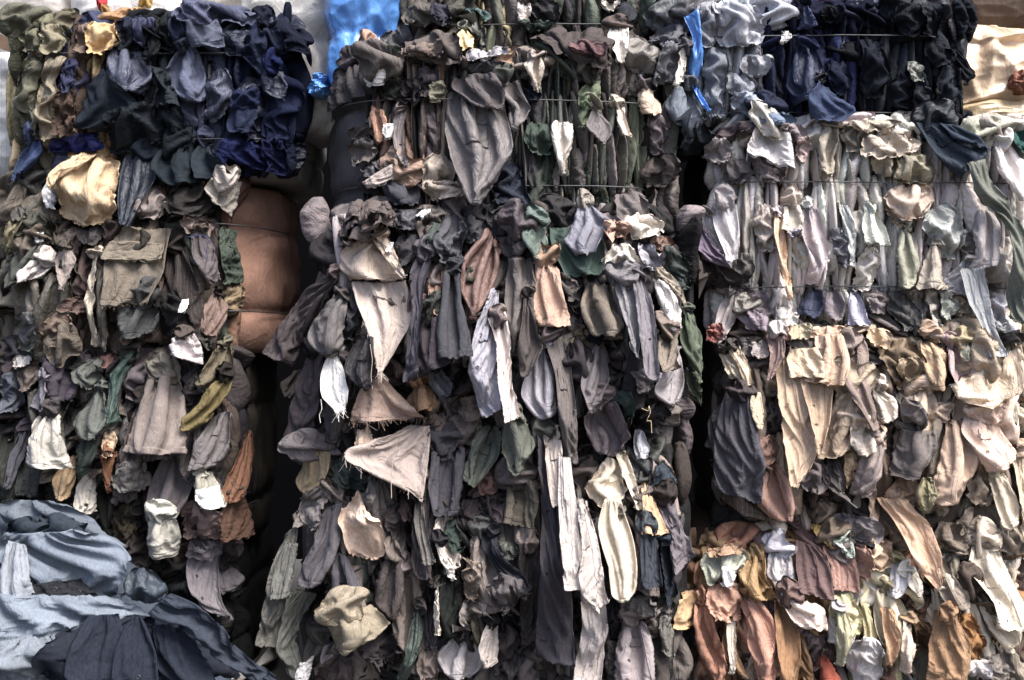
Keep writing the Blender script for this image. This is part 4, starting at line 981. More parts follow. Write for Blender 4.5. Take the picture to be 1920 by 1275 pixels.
P('V6', 'd', (54, 66, 62), '770,955 760,1020 820,1100', '880,960 915,1030 880,1105', 'C3')
P('V6', 'd', (110, 80, 62), '1000,165 980,200 1010,240', '1070,160 1095,200 1070,242', 'C3')
P('V6', 'd', (88, 82, 84), '880,860 900,920 920,960', '970,840 1000,900 960,960', 'C3')
P('V6', 'd', (58, 56, 60), '940,1040 930,1090 960,1120', '1040,1030 1070,1080 1040,1130', 'C3')
T('V5', 'h', (180, 162, 144), '560,160 430,240 412,330 468,388', '655,160 700,250 725,340 755,388', 'shawl', 'beige shawl pulled tight above the wire at the left of the middle stack', 'shawl', e=1.2, g=0.2, puff=0.06)
T('V5', 'h', (188, 170, 152), '568,162 620,240 700,330 752,380', '650,160 690,220 730,300 765,370', 'cloth_strip', 'beige band lying across the beige shawl', 'cloth', e=1.1, puff=0.03)
T('V5', 'h', (72, 66, 68), '440,740 380,860 340,1000 330,1225', '490,880 470,960 450,1100 400,1230', 'trousers', 'brown-black trouser leg behind the white cloth', 'trousers', puff=0.03)
T('V5', 'h', (80, 72, 75), '270,748 200,900 160,1060 133,1202', '345,760 330,900 322,1060 237,1228', 'trousers', 'long dark plum trouser leg with a side seam at the left of the middle stack', 'trousers', puff=0.10, e=1.15, mat='wool')
T('V5', 'h', (104, 99, 98), '400,468 280,580 252,700 340,765', '452,460 445,600 442,720 385,764', 'draped_cloth', 'grey tweed sleeve curled left of the beige triangle', 'sleeve', puff=0.08, e=1.4, mat='wool')
T('V5', 'h', (112, 106, 100), '170,860 120,900 100,920 140,990', '205,850 200,900 195,950 170,985', 'cloth_flap', 'small grey pocket dangling over the dark gap beside the middle stack', 'cloth', puff=0.05)
T('V5', 'h', (77, 69, 70), '415,352 250,430 120,600 22,762', '440,372 350,480 250,650 180,832', 'jacket', 'dark brown tweed jacket flaring out to the left over the gap', 'jacket', e=1.35, g=0.6, puff=0.11, k=4.5, mat='wool')
T('V5', 'h', (58, 56, 60), '540,668 460,780 450,860 540,935', '590,680 602,760 614,870 560,935', 'draped_cloth', 'charcoal pinstriped bundle below the beige triangle', 'garment', puff=0.08, e=1.4, mat='pin')
T('V5', 'f', (226, 223, 218), '340,765 308,880 328,985 415,1068', '392,765 432,850 462,960 452,1035', 'white_cloth', 'bright white cloth with a frayed edge on the left of the middle stack', 'cloth', puff=0.07, e=1.12)
T('V5', 'f', (176, 161, 149), '462,388 510,520 570,650 628,862', '755,388 772,500 776,620 645,858', 'shawl', 'beige triangle of shawl with a frayed tip hanging below the wire', 'shawl', e=1.2, ev=1.04, puff=0.08, k=3)
T('V5', 'h', (66, 60, 66), '830,555 790,720 790,905', '935,575 955,760 1002,802', 'trousers', 'wide plum-black trouser leg with a hem right of the beige triangle', 'trousers', puff=0.06)
T('V5', 'h', (76, 72, 82), '830,228 770,350 790,560 752,910', '892,225 852,400 835,600 830,885', 'trousers', 'narrow plum-grey trouser leg falling beside the beige triangle', 'trousers', puff=0.08)
T('V5', 'h', (152, 120, 102), '900,330 872,410 875,560', '935,330 935,420 930,575', 'cloth_flap', 'peach-brown lining left of the charcoal pleated skirt', 'cloth')
T('V5', 'd', (84, 84, 90), '960,50 905,180 920,300', '1020,45 1065,150 1050,290', 'crumpled_cloth', 'charcoal rosette rolled up on top of the middle stack', 'cloth', puff=0.09, tw=2.2, ang=0.6)
T('V5', 'h', (116, 86, 76), '1180,112 1070,250 1032,400 1060,500 1070,595', '1222,180 1242,300 1202,440 1172,520 1120,595', 'draped_cloth', 'brown silky lining twisted down in the middle of the middle stack', 'lining', e=1.7, puff=0.06, mat='satin', k=3.2)
T('V5', 'h', (69, 69, 75), '945,328 930,500 913,650 930,792', '1018,328 1042,500 1082,650 1104,775', 'hanging_skirt', 'charcoal pleated skirt hem hanging in the middle of the stack', 'skirt', e=1.35, g=0.8, puff=0.10, k=4)
T('V5', 'h', (166, 128, 86), '800,925 760,1010 743,1088', '890,930 915,1000 930,1022', 'cuff', 'tan frilled cuff below the plum-black trousers', 'cuff', puff=0.07, e=1.5, g=0.7)
T('V5', 'h', (74, 76, 88), '878,850 890,930 950,1012', '932,838 1004,920 988,965', 'cuff', 'slate-blue cuff beside the tan frilled cuff', 'cuff', puff=0.05)
T('V5', 'h', (158, 134, 119), '545,925 510,1010 488,1108', '630,885 750,1000 870,1090', 'shawl', 'brownish beige band with a fringe below the white cloth', 'shawl', e=1.15, puff=0.04)
T('V6', 'd', (60, 58, 62), '230,0 165,60 200,180', '340,0 435,60 350,180', 'crumpled_cloth', 'black flower-like bundle at the top of the middle hanging garments', 'cloth', puff=0.09, tw=2.2)
T('V6', 'h', (66, 62, 66), '205,165 200,225 260,284', '345,165 352,225 300,282', 'cloth_flap', 'black flap below the flower-like bundle', 'cloth', puff=0.05)
T('V6', 'h', (98, 114, 104), '340,110 320,180 390,280', '440,110 455,190 430,270', 'cloth_flap', 'sage green scrap left of the dark green cloth', 'cloth', e=1.5)
T('V6', 'h', (152, 150, 161), '170,430 90,620 48,860 120,1092', '200,445 195,650 200,850 218,1042', 'shirt', 'pale grey shirt tail hanging long in the middle stack', 'shirt', puff=0.09, e=1.25)
T('V6', 'h', (106, 99, 95), '250,275 238,450 240,620 280,772', '372,268 385,420 365,560 302,722', 'sleeve', 'taupe sleeve hanging between the brown lining and the tan cuff', 'sleeve', puff=0.06)
T('V6', 'h', (140, 136, 145), '420,640 340,880 318,985 410,1114', '442,780 492,880 498,1000 492,1072', 'shirt', 'shiny grey lining hanging below the taupe sleeves', 'lining', mat='satin', puff=0.07)
T('F', 'h', (104, 97, 94), '1020,614 1040,700 1045,760 1050,820 1058,866', '1052,618 1072,690 1080,760 1085,840 1084,870', 'trousers', 'long taupe trouser leg in the centre of the middle stack', 'trousers', puff=0.07, mat='wool')
T('V6', 'h', (88, 81, 79), '340,440 320,600 298,750 320,888', '372,480 395,620 424,740 350,872', 'sleeve', 'dark taupe sleeve end left of the tan cuff', 'sleeve', puff=0.07)
T('V6', 'h', (208, 192, 182), '148,582 190,720 200,900 235,1110', '242,548 266,720 272,900 318,1084', 'cloth_strip', 'pinkish cream strip hanging over the pale grey shirt tail', 'cloth', puff=0.06, e=1.4, k=2.5)
T('V6', 'h', (176, 143, 120), '405,285 372,450 390,634', '492,298 535,470 574,622', 'cuff', 'tan trouser cuff with a straight hem in the middle stack', 'cuff', puff=0.10, e=1.25, g=0.5)
T('V6', 'h', (68, 87, 79), '465,105 480,230 540,366', '735,115 744,240 738,364', 'draped_cloth', 'dark green cloth hanging at the top of the middle stack', 'cloth', puff=0.07, e=1.15)
T('V6', 'h', (126, 126, 138), '620,-10 580,110 540,190 602,264', '690,-10 745,60 786,72 690,246', 'draped_cloth', 'lilac-grey cloth draped over the dark green cloth', 'cloth', puff=0.09, e=1.4)
T('V6', 'd', (212, 202, 187), '860,62 825,100 880,190', '960,58 1050,110 990,170', 'crumpled_cloth', 'crumpled cream cloth at the top right of the middle hanging garments', 'cloth', ang=1.1)
T('V6', 'd', (170, 136, 116), '760,80 740,110 770,170', '860,90 880,140 850,170', 'crumpled_cloth', 'brown ruffle beside the crumpled cream cloth', 'cloth')
T('V6', 'd', (234, 224, 208), '800,202 738,300 760,372', '880,208 918,320 880,372', 'crumpled_cloth', 'cream cuff-like bundle right of the dark green cloth', 'cloth', puff=0.07)
T('V6', 'd', (66, 74, 72), '1050,222 1060,330 1140,442', '1130,248 1200,340 1194,424', 'crumpled_cloth', 'dark green bulge at the right shoulder of the middle stack', 'cloth', puff=0.07)
T('V6', 'd', (152, 150, 160), '920,200 910,270 940,330', '990,210 1040,280 1020,340', 'crumpled_cloth', 'pale lilac folds left of the dark green bulge', 'cloth')
T('V6', 'h', (116, 106, 93), '680,388 622,500 640,600 680,664', '742,378 762,500 834,600 802,684', 'draped_cloth', 'crumpled olive-taupe garment below the dark green cloth', 'garment', e=1.6, puff=0.07)
T('V6', 'h', (115, 113, 117), '800,366 820,480 850,600 900,784', '900,362 924,500 924,650 914,794', 'sleeve', 'left of two long grey sleeves on the right of the middle stack', 'sleeve', puff=0.08)
T('V6', 'h', (240, 234, 228), '988,378 1000,460 1050,600 1080,644', '1062,398 1112,470 1138,560 1132,634', 'shirt', 'white shirt folded at the right of the middle stack', 'shirt', e=1.5, puff=0.05)
T('V6', 'h', (154, 143, 125), '985,330 1060,400 1120,470 1150,520', '1030,325 1100,380 1140,450 1165,510', 'cloth_strip', 'olive-beige strip running down beside the white shirt', 'cloth', puff=0.04)
T('V6', 'h', (116, 111, 117), '898,338 910,500 920,700 930,860 980,894', '962,338 992,480 1003,680 1008,862 1000,890', 'sleeve', 'right of two long grey sleeves on the right of the middle stack', 'sleeve', puff=0.09, mat='wool')
T('V6', 'h', (94, 105, 84), '1150,545 1128,700 1200,850 1225,914', '1190,565 1245,680 1250,820 1232,914', 'cloth_flap', 'moss green cloth hanging off the right edge of the middle stack', 'cloth', puff=0.06)
T('V6', 'h', (76, 84, 66), '1160,840 1170,930 1190,985', '1222,870 1232,940 1236,992', 'cloth_flap', 'dark green frayed end below the moss green cloth', 'cloth')
T('V6', 'h', (142, 136, 138), '1090,720 980,890 955,960 1080,1018', '1145,728 1150,900 1125,990 1095,1018', 'sleeve', 'pale grey knitted loop at the lower right of the middle hanging garments', 'sleeve', puff=0.06, e=1.5, mat='wool')
T('V6', 'h', (124, 113, 100), '1030,655 1014,760 1008,864', '1142,648 1114,780 1122,834', 'cloth_flap', 'taupe squared flap over the pale grey loop', 'cloth', puff=0.06)
T('V6', 'h', (122, 109, 85), '575,690 560,740 600,852', '625,660 665,720 630,842', 'cloth_flap', 'small olive-brown fan left of the mauve-grey flap', 'cloth', e=1.4)
T('V6', 'h', (113, 107, 109), '700,718 640,850 618,930 660,1048', '742,738 774,880 745,960 722,1022', 'draped_cloth', 'mauve-grey flap with a raw edge low in the middle stack', 'cloth', puff=0.08)
T('V6', 'h', (106, 95, 99), '640,1035 640,1150 720,1275', '800,1005 866,1180 790,1280', 'draped_cloth', 'soft plum cloth sagging low on the right of the middle stack', 'cloth', e=1.5, puff=0.07)
# --- middle stack, bottom bale
P('V9', 'd', (50, 60, 58), '400,165 378,220 420,300', '520,190 585,240 560,310', 'C4')
P('V9', 'd', (132, 122, 116), '300,298 200,390 190,470 260,505', '370,298 362,390 335,460 300,505', 'C4', ang=1.2)
P('V9', 'd', (72, 64, 64), '670,400 655,480 680,560', '720,380 750,470 730,560', 'C4')
P('V9', 'd', (78, 62, 62), '730,330 720,400 740,470', '770,340 780,400 770,470', 'C4')
P('V9', 'd', (106, 98, 92), '520,330 500,380 540,450', '600,330 610,390 580,450', 'C4', ang=0.2)
P('V9', 'h', (104, 100, 94), '790,360 790,500 850,702', '832,380 852,520 904,672', 'C4')
P('V9', 'h', (196, 182, 170), '905,430 890,560 960,640 1000,702', '990,430 960,540 1010,620 1030,690', 'C4', e=1.5)
P('V9', 'd', (56, 70, 64), '965,480 955,560 990,620', '1000,480 1030,560 1020,640', 'C4', ang=0.2)
P('V9', 'h', (36, 40, 38), '935,740 915,900 930,1060', '990,740 1010,900 1010,1070', 'C4')
P('V9', 'h', (58, 54, 60), '860,860 840,980 870,1105', '890,860 910,980 912,1105', 'C4')
P('V9', 'h', (228, 214, 192), '905,790 893,900 905,1030', '920,790 925,900 932,1030', 'C4')
P('V9', 'd', (134, 125, 119), '1040,870 1020,960 1040,1060', '1140,870 1170,960 1110,1060', 'C4')
P('V9', 'd', (132, 117, 102), '1040,680 1020,760 1050,860', '1130,680 1140,770 1110,860', 'C4')
P('V9', 'd', (96, 80, 76), '390,1180 300,1230 290,1290', '440,1130 520,1200 480,1290', 'C4')
P('V9', 'd', (62, 56, 58), '560,1060 540,1120 600,1180', '720,1030 740,1100 680,1180', 'C4')
P('V9', 'd', (120, 106, 98), '840,1130 820,1200 840,1290', '900,1120 920,1200 910,1290', 'C4')
P('V9', 'd', (140, 104, 98), '1100,230 1120,280 1130,340', '1180,200 1225,260 1215,330', 'C4')
P('V10', 'd', (70, 62, 64), '20,370 10,440 60,540', '100,370 120,450 100,540', 'C4')
P('V10', 'd', (84, 72, 76), '170,350 160,420 190,480', '230,340 240,420 230,480', 'C4')
P('V10', 'd', (64, 68, 60), '190,580 180,620 220,660', '280,590 300,630 270,670', 'C4')
P('V10', 'd', (112, 106, 102), '850,850 815,920 850,990', '950,850 1005,900 960,995', 'C4')
P('V10', 'd', (118, 106, 97), '930,960 910,1010 940,1060', '1010,950 1030,1000 1000,1062', 'C4', ang=1.2)
P('V10', 'd', (56, 66, 76), '1000,200 980,260 990,350', '1050,190 1092,270 1085,360', 'C4')
P('V10', 'd', (82, 84, 84), '870,110 845,160 890,250', '940,120 975,180 950,250', 'C4')
P('V10', 'd', (150, 92, 66), '320,200 305,240 350,300', '390,200 400,250 398,310', 'C4')
P('V10', 'd', (60, 60, 64), '760,880 740,960 770,1060', '810,880 830,960 800,1060', 'C4')
P('V10', 'd', (98, 92, 90), '740,1080 735,1160 760,1275', '790,1090 800,1180 780,1280', 'C4')
T('V9', 'h', (216, 186, 156), '510,0 495,60 500,112', '560,0 580,60 570,105', 'cloth_flap', 'peach scrap above the wide beige torn cloth', 'cloth', e=1.4)
T('V9', 'h', (140, 122, 88), '230,98 215,200 183,292 232,335', '372,128 375,190 345,280 262,335', 'draped_cloth', 'khaki-mustard cloth over the left corner of the bottom middle bale', 'cloth', puff=0.05, e=1.4)
T('V9', 'h', (96, 94, 86), '130,560 70,700 40,880 8,1082', '202,480 194,700 155,880 108,1094', 'trousers', 'olive-grey trouser leg with a white torn end over the left gap', 'trousers', y=-0.15, cap=0.02, e=1.15, puff=0.06)
T('V9', 'h', (102, 102, 96), '135,600 90,740 88,852', '204,590 205,720 182,834', 'cuff', 'short olive-grey sleeve end lying on the olive-grey trousers', 'sleeve', y=-0.15, cap=0.02, e=1.15, puff=0.07)
T('V9', 'h', (99, 101, 93), '150,830 130,980 110,1112 190,1265', '292,858 235,960 195,1062 255,1244', 'trousers', 'lower olive-grey trouser leg with a frayed hem at the bottom left of the middle stack', 'trousers', y=-0.15, cap=0.02, e=1.15, puff=0.07)
T('V9', 'h', (230, 226, 216), '10,1072 5,1085 0,1100', '108,1082 106,1096 104,1108', 'cloth_flap', 'white torn cuff end of the olive-grey trousers', 'cuff', puff=0.02)
T('V9', 'h', (232, 230, 226), '225,1195 200,1235 205,1270', '270,1185 278,1220 262,1272', 'cloth_flap', 'white frayed end at the bottom of the lower olive-grey leg', 'cuff', puff=0.02)
T('V9', 'h', (80, 72, 70), '650,640 600,780 588,900 680,964', '722,640 748,780 744,870 712,955', 'draped_cloth', 'dark brown cloth hanging right of the peach shirt', 'cloth', puff=0.06, e=1.4)
T('V9', 'h', (91, 87, 91), '330,425 280,580 220,700 203,804', '412,396 424,520 404,650 332,784', 'trousers', 'grey woollen trouser leg with a seam left of the peach shirt', 'trousers', puff=0.08, mat='wool')
T('V9', 'h', (77, 75, 81), '390,640 370,780 343,935', '452,660 505,760 545,830 502,955', 'trousers', 'charcoal trouser end below the peach shirt', 'trousers', puff=0.08, mat='wool')
T('V9', 'd', (218, 188, 160), '500,332 428,450 440,600 480,650 580,672', '532,420 645,490 654,570 634,640 588,674', 'shirt', 'peach-beige shirt tail bulging out of the bottom middle bale', 'shirt', puff=0.10, e=1.25, ev=1.2, ang=0.6, z=2)
T('V9', 'h', (138, 127, 104), '400,948 352,1010 400,1125', '560,912 676,990 542,1065', 'draped_cloth', 'khaki crumpled cloth below the charcoal trouser end', 'cloth', e=1.5, puff=0.06)
T('V9', 'h', (59, 72, 64), '790,918 760,1100 698,1280', '822,928 838,1060 764,1280', 'cloth_strip', 'dark green cloth streaming down at the bottom of the middle stack', 'cloth')
T('V9', 'h', (234, 224, 212), '898,578 938,700 988,785', '922,598 992,710 1004,772', 'cloth_strip', 'white slanting strip in the bottom middle bale', 'cloth', e=1.15)
T('V9', 'h', (69, 65, 54), '1085,940 1090,1040 1120,1120', '1130,950 1170,1060 1165,1110', 'cloth_flap', 'dark olive pointed flap over the pale cloths at the bottom centre', 'cloth')
T('V9', 'h', (170, 164, 164), '1010,1072 908,1140 960,1245', '1112,1098 1145,1200 1092,1258', 'draped_cloth', 'light grey bulging cloth at the bottom centre', 'cloth', puff=0.06)
T('V9', 'h', (180, 168, 158), '1160,1008 1118,1110 1145,1214', '1212,1028 1218,1130 1214,1198', 'cuff', 'beige sleeve cuff at the bottom centre', 'cuff', puff=0.06)
T('V9', 'h', (73, 71, 79), '878,130 868,280 900,432', '1044,115 1040,300 1012,444', 'trousers', 'blue-black trouser leg hanging right of the wide beige torn cloth', 'trousers', puff=0.08)
T('V9', 'f', (162, 146, 136), '745,4 600,70 412,116 560,215 700,272 832,325', '868,4 864,120 854,250 840,382', 'shawl', 'wide beige torn cloth stretched across above the bottom middle bale', 'shawl', e=1.1, ev=1.05, puff=0.09, z=2)
T('V10', 'h', (88, 82, 71), '240,248 235,380 225,482', '392,268 404,370 372,498', 'cloth_flap', 'dark olive pocket flap in the shadowed centre of the bottom middle bale', 'pocket', puff=0.04)
T('V10', 'h', (49, 49, 57), '125,545 110,620 220,740 300,834', '192,555 205,640 300,720 374,804', 'sleeve', 'black-navy sleeve knotted in the centre of the bottom middle bale', 'sleeve', puff=0.06)
T('V10', 'd', (92, 86, 86), '200,740 150,820 190,920', '300,770 345,830 260,922', 'crumpled_cloth', 'dark grey pouch below the black-navy sleeve', 'cloth', puff=0.06)
T('V10', 'h', (83, 89, 78), '100,0 50,130 18,264', '224,0 194,160 82,294', 'trousers', 'grey-green trouser leg slanting left above the bottom middle bale', 'trousers', puff=0.08)
T('F', 'h', (95, 99, 88), '946,784 940,836 956,884', '984,784 1004,838 974,892', 'cuff', 'grey-green cuff with wide hem above the bottom middle bale', 'cuff', puff=0.09, e=1.3, g=0.6)
T('V10', 'h', (76, 72, 78), '390,0 410,250 420,480 400,780 388,1172', '512,0 512,300 532,640 572,850 588,1212', 'coat', 'long charcoal coat panel hanging down the middle stack to its hem', 'coat', puff=0.07, e=1.2, mat='wool', k=3)
T('V10', 'h', (186, 174, 166), '592,420 606,700 615,1000 560,1290', '650,420 712,700 745,1000 700,1290', 'trousers', 'taupe-beige trouser leg reaching the bottom edge of the photo', 'trousers', puff=0.08, e=1.2, z=2)
T('V10', 'h', (182, 168, 157), '428,0 440,180 470,398', '512,0 527,180 538,374', 'trousers', 'short beige trouser leg over the charcoal coat panel', 'trousers', puff=0.10, e=1.15, z=2)
T('V10', 'h', (172, 164, 158), '512,165 503,450 530,794', '572,178 603,450 604,806', 'trousers', 'left leg of the long off-white trousers hanging in the middle', 'trousers', puff=0.12, e=1.2, z=3)
T('V10', 'h', (168, 159, 152), '600,380 606,600 590,780 690,908', '642,388 694,550 720,700 734,856', 'trousers', 'right leg of the long off-white trousers hanging in the middle', 'trousers', puff=0.12, e=1.2, z=3)
T('V10', 'h', (228, 214, 188), '785,118 830,240 900,415', '842,118 884,220 924,404', 'cloth_strip', 'cream torn strip right of the cream knot', 'cloth', e=1.4)
T('V10', 'd', (226, 210, 180), '760,162 655,290 648,330 710,412', '792,168 834,290 834,340 770,385', 'knotted_cloth', 'cream knot from which a long cream bag hangs', 'cloth', puff=0.09, z=3)
T('V10', 'h', (192, 180, 157), '750,385 708,520 750,700 768,832 830,854', '822,378 884,560 899,700 884,800 842,854', 'hanging_bag', 'long cream stocking-like bag hanging on the right of the middle stack', 'bag', e=1.35, g=0.3, puff=0.11, z=3, k=2.4)
T('V10', 'h', (176, 178, 184), '900,20 885,90 900,160', '930,20 955,90 945,155', 'cloth_flap', 'white twisted rag above the tan cone', 'cloth', e=1.5)
T('V10', 'h', (58, 62, 72), '928,535 918,680 918,804', '1002,535 1014,680 1024,795', 'trousers', 'left of two navy trouser cuffs at the right of the bottom middle bale', 'trousers', puff=0.07, mat='denim')
T('V10', 'h', (46, 52, 62), '1005,560 1030,750 1045,916', '1062,578 1084,740 1104,835', 'trousers', 'right of two navy trouser cuffs at the right of the bottom middle bale', 'trousers', puff=0.06, mat='denim')
T('V10', 'h', (114, 106, 112), '995,368 1050,520 1085,735', '1082,358 1144,520 1196,655', 'trousers', 'mauve-grey trouser leg at the right edge of the bottom middle bale', 'trousers', puff=0.07)
T('V10', 'h', (190, 154, 112), '942,288 930,430 923,535', '962,288 1014,420 1066,545', 'cloth_flap', 'tan cone of cloth above the navy trouser cuffs', 'cloth', puff=0.08)
T('V10', 'h', (150, 138, 138), '840,975 788,1130 785,1285', '932,985 984,1100 990,1285', 'shirt', 'mauve-grey shirt at the bottom right of the middle stack', 'shirt', e=1.4, puff=0.07)
T('V10', 'h', (112, 108, 100), '1020,938 1010,1040 1040,1145', '1070,948 1092,1050 1080,1152', 'cloth_flap', 'grey-olive strip below the navy trouser cuffs', 'cloth')
# --- right stack, navy-to-black bale
P('V3', 'd', (144, 146, 154), '300,15 262,130 300,232', '372,-5 402,120 372,228', 'R1')
P('V3', 'd', (162, 164, 172), '385,-5 392,110 402,225', '560,8 614,110 592,222', 'R1', ang=0.3)
P('V3', 'd', (124, 130, 140), '340,232 308,350 350,565', '430,232 444,350 420,570', 'R1', ang=0.2)
P('V3', 'd', (154, 156, 164), '520,275 500,330 530,380', '610,270 635,330 600,375', 'R1')
P('V3', 'd', (136, 140, 150), '450,360 440,420 460,470', '560,370 590,420 550,470', 'R1', ang=1.0)
P('V3', 'd', (36, 42, 52), '1300,350 1258,430 1280,535', '1370,390 1374,450 1340,545', 'R1')
P('V3', 'd', (40, 44, 52), '1370,420 1355,480 1370,560', '1440,420 1458,480 1440,560', 'R1')
P('V3', 'd', (40, 46, 56), '1520,318 1468,430 1458,545', '1580,308 1605,430 1580,555', 'R1')
P('V3', 'd', (32, 36, 44), '1290,15 1275,90 1300,175', '1410,10 1425,90 1400,175', 'R1')
P('V3', 'd', (36, 40, 48), '1420,15 1410,90 1420,175', '1510,10 1530,90 1510,175', 'R1')
P('V3', 'd', (30, 32, 42), '920,20 910,55 940,92', '1000,15 1030,50 1010,90', 'R1')
P('V3', 'd', (34, 40, 58), '960,300 940,380 970,470', '1040,290 1060,380 1030,470', 'R1')
P('V3', 'd', (32, 36, 46), '1110,190 1100,330 1130,480', '1220,190 1240,330 1220,480', 'R1', ang=0.15)
P('V3', 'd', (110, 112, 104), '1350,300 1345,350 1360,410', '1420,310 1425,360 1415,410', 'R1')
P('V3', 'd', (30, 34, 44), '1440,200 1430,260 1450,330', '1540,220 1570,280 1540,330', 'R1')
T('V3', 'h', (66, 74, 106), '828,12 815,70 803,132', '842,12 862,70 882,132', 'cloth_flap', 'slate-blue pointed tab at the top of the navy section', 'cloth')
T('V3', 'h', (34, 45, 76), '800,218 740,400 770,525', '882,228 915,340 872,485', 'draped_cloth', 'glossy navy cloth gathered below the upper wire of the right top bale', 'cloth', mat='satin', e=1.6, puff=0.06)
T('V3', 'd', (94, 94, 100), '130,98 58,180 80,285', '220,98 254,180 232,245', 'crumpled_cloth', 'charcoal roll at the left corner of the right top bale', 'cloth', puff=0.07)
T('V3', 'd', (106, 108, 114), '140,200 55,300 90,405', '222,198 244,260 182,385', 'crumpled_cloth', 'grey scarf looped below the charcoal roll', 'scarf', puff=0.07)
T('V3', 'h', (236, 229, 212), '205,232 190,340 158,424', '242,238 232,330 190,434', 'cloth_strip', 'cream strip beside the grey looped scarf', 'cloth')
T('V3', 'h', (104, 114, 126), '200,405 125,520 180,624', '262,428 335,540 262,634', 'draped_cloth', 'steel-grey loop of cloth low on the left of the right top bale', 'cloth', e=1.4, puff=0.07)
T('V3', 'd', (60, 66, 76), '180,620 160,680 220,760', '330,590 340,680 300,770', 'crumpled_cloth', 'dark slate cloth between the right top bale and the pale bale', 'cloth')
T('V3', 'd', (96, 84, 86), '370,640 320,690 360,720', '620,595 640,620 560,650', 'crumpled_cloth', 'dark plum cloth lying along the top of the pale bale', 'cloth', ang=1.4)
T('V3', 'h', (60, 140, 222), '228,62 262,180 248,330 280,430 330,548', '292,45 312,200 325,260 302,420 352,545', 'plastic_strip', 'bright blue plastic strip between grey cloths of the right top bale', 'plastic', mat='plastic', e=1.3)
T('V3', 'd', (144, 154, 168), '470,455 480,520 560,570', '640,465 705,510 745,575', 'draped_cloth', 'pale steel-blue cloth sliding down to the pale bale', 'cloth', ang=1.2, puff=0.06)
T('V3', 'h', (102, 120, 144), '550,540 560,590 600,615', '720,555 795,600 740,625', 'cloth_flap', 'blue-grey scrap below the pale steel-blue cloth', 'cloth')
T('V3', 'f', (58, 72, 102), '905,388 828,490 850,594', '925,392 1002,470 1088,548 1000,614', 'scarf', 'square navy-blue scarf hanging cornerwise on the right top bale', 'scarf', puff=0.07, e=1.12)
T('V3', 'f', (32, 36, 44), '1560,235 1600,330 1620,425', '1600,248 1680,360 1640,405', 'cloth_flap', 'black corner of cloth sticking out at the right end of the right top bale', 'cloth')
# --- right stack, pale bale
P('V3', 'd', (136, 123, 124), '575,755 560,830 640,912', '700,795 725,850 705,912', 'R2')
P('V3', 'd', (146, 133, 135), '720,625 705,660 730,700', '810,610 835,660 810,700', 'R2')
P('V3', 'd', (174, 150, 144), '800,685 785,740 790,810', '835,680 855,730 830,800', 'R2')
P('V3', 'h', (156, 146, 128), '940,615 888,700 890,855', '1000,615 985,720 962,875', 'R2', e=1.6)
P('V3', 'd', (138, 131, 121), '1020,615 1012,680 1030,760', '1065,615 1092,700 1100,745', 'R2')
P('V3', 'd', (172, 160, 138), '1140,750 1130,810 1160,870', '1340,740 1375,800 1340,880', 'R2', ang=1.2, k=3)
P('V3', 'd', (146, 139, 116), '1310,780 1290,850 1310,912', '1450,770 1505,850 1490,912', 'R2', ang=1.0, k=3.5)
P('V3', 'd', (158, 150, 148), '370,680 340,760 380,820', '430,690 455,760 430,820', 'R2')
P('V3', 'd', (108, 102, 102), '450,790 420,850 440,910', '520,790 550,860 520,912', 'R2')
P('V7', 'd', (98, 94, 90), '400,250 368,330 400,412', '450,260 468,340 450,412', 'R2')
P('V7', 'd', (74, 66, 62), '220,270 165,350 200,430', '340,330 400,400 390,432', 'R2', ang=0.9)
P('V7', 'd', (176, 163, 153), '490,0 470,120 500,240', '560,10 585,120 575,240', 'R2')
P('V7', 'h', (192, 177, 177), '750,-10 725,150 760,300 735,405', '800,0 835,150 840,280 800,415', 'R2', e=1.4, name='cloth_fold')
P('V7', 'h', (172, 177, 174), '895,-10 925,120 935,315', '960,10 990,150 978,325', 'R2', name='cloth_fold', mat='satin')
P('V7', 'd', (112, 112, 118), '870,130 870,220 910,320', '920,120 945,220 945,320', 'R2', ang=0.1)
P('V7', 'd', (182, 158, 135), '1180,0 1150,50 1200,112', '1290,0 1315,60 1290,115', 'R2', tw=2)
P('V7', 'd', (122, 116, 112), '1540,150 1520,200 1540,250', '1610,140 1620,190 1600,250', 'R2')
P('V7', 'd', (126, 114, 118), '420,440 402,515 440,590', '510,440 560,550 500,605', 'R2')
P('V7', 'h', (144, 129, 138), '410,500 395,570 450,640', '500,555 545,590 520,650', 'R2')
P('V7', 'h', (126, 117, 121), '850,440 820,520 830,585', '915,440 938,520 920,602', 'R2', e=1.5)
P('V7', 'd', (180, 170, 159), '1290,440 1275,540 1290,640', '1335,440 1345,540 1335,645', 'R2', ang=0.1)
P('V7', 'd', (188, 180, 170), '1345,440 1340,540 1350,640', '1410,440 1425,530 1400,635', 'R2', ang=0.1)
P('V7', 'd', (164, 168, 158), '1415,445 1425,520 1410,600', '1470,450 1495,530 1450,605', 'R2', ang=0.1)
P('V7', 'd', (176, 159, 134), '1480,445 1495,500 1500,570', '1530,445 1560,500 1540,570', 'R2')
P('V7', 'h', (114, 104, 101), '1060,555 1100,600 1180,650', '1140,535 1200,600 1250,675', 'R2')
P('V7', 'd', (120, 109, 109), '1050,440 1040,500 1060,570', '1120,440 1145,500 1120,570', 'R2', ang=0.1)
P('V7', 'd', (206, 200, 192), '600,540 590,590 620,640', '680,500 700,560 680,620', 'R2')
P('V7', 'd', (96, 94, 90), '1190,440 1158,530 1235,655', '1260,450 1305,540 1300,645', 'R2', ang=0.3)
P('V7', 'h', (206, 206, 206), '1705,560 1700,600 1720,650', '1790,570 1830,630 1830,660', 'R2')
P('V3', 'd', (174, 162, 144), '1050,600 1040,620 1080,650', '1230,592 1295,620 1260,650', 'R2', ang=1.4)
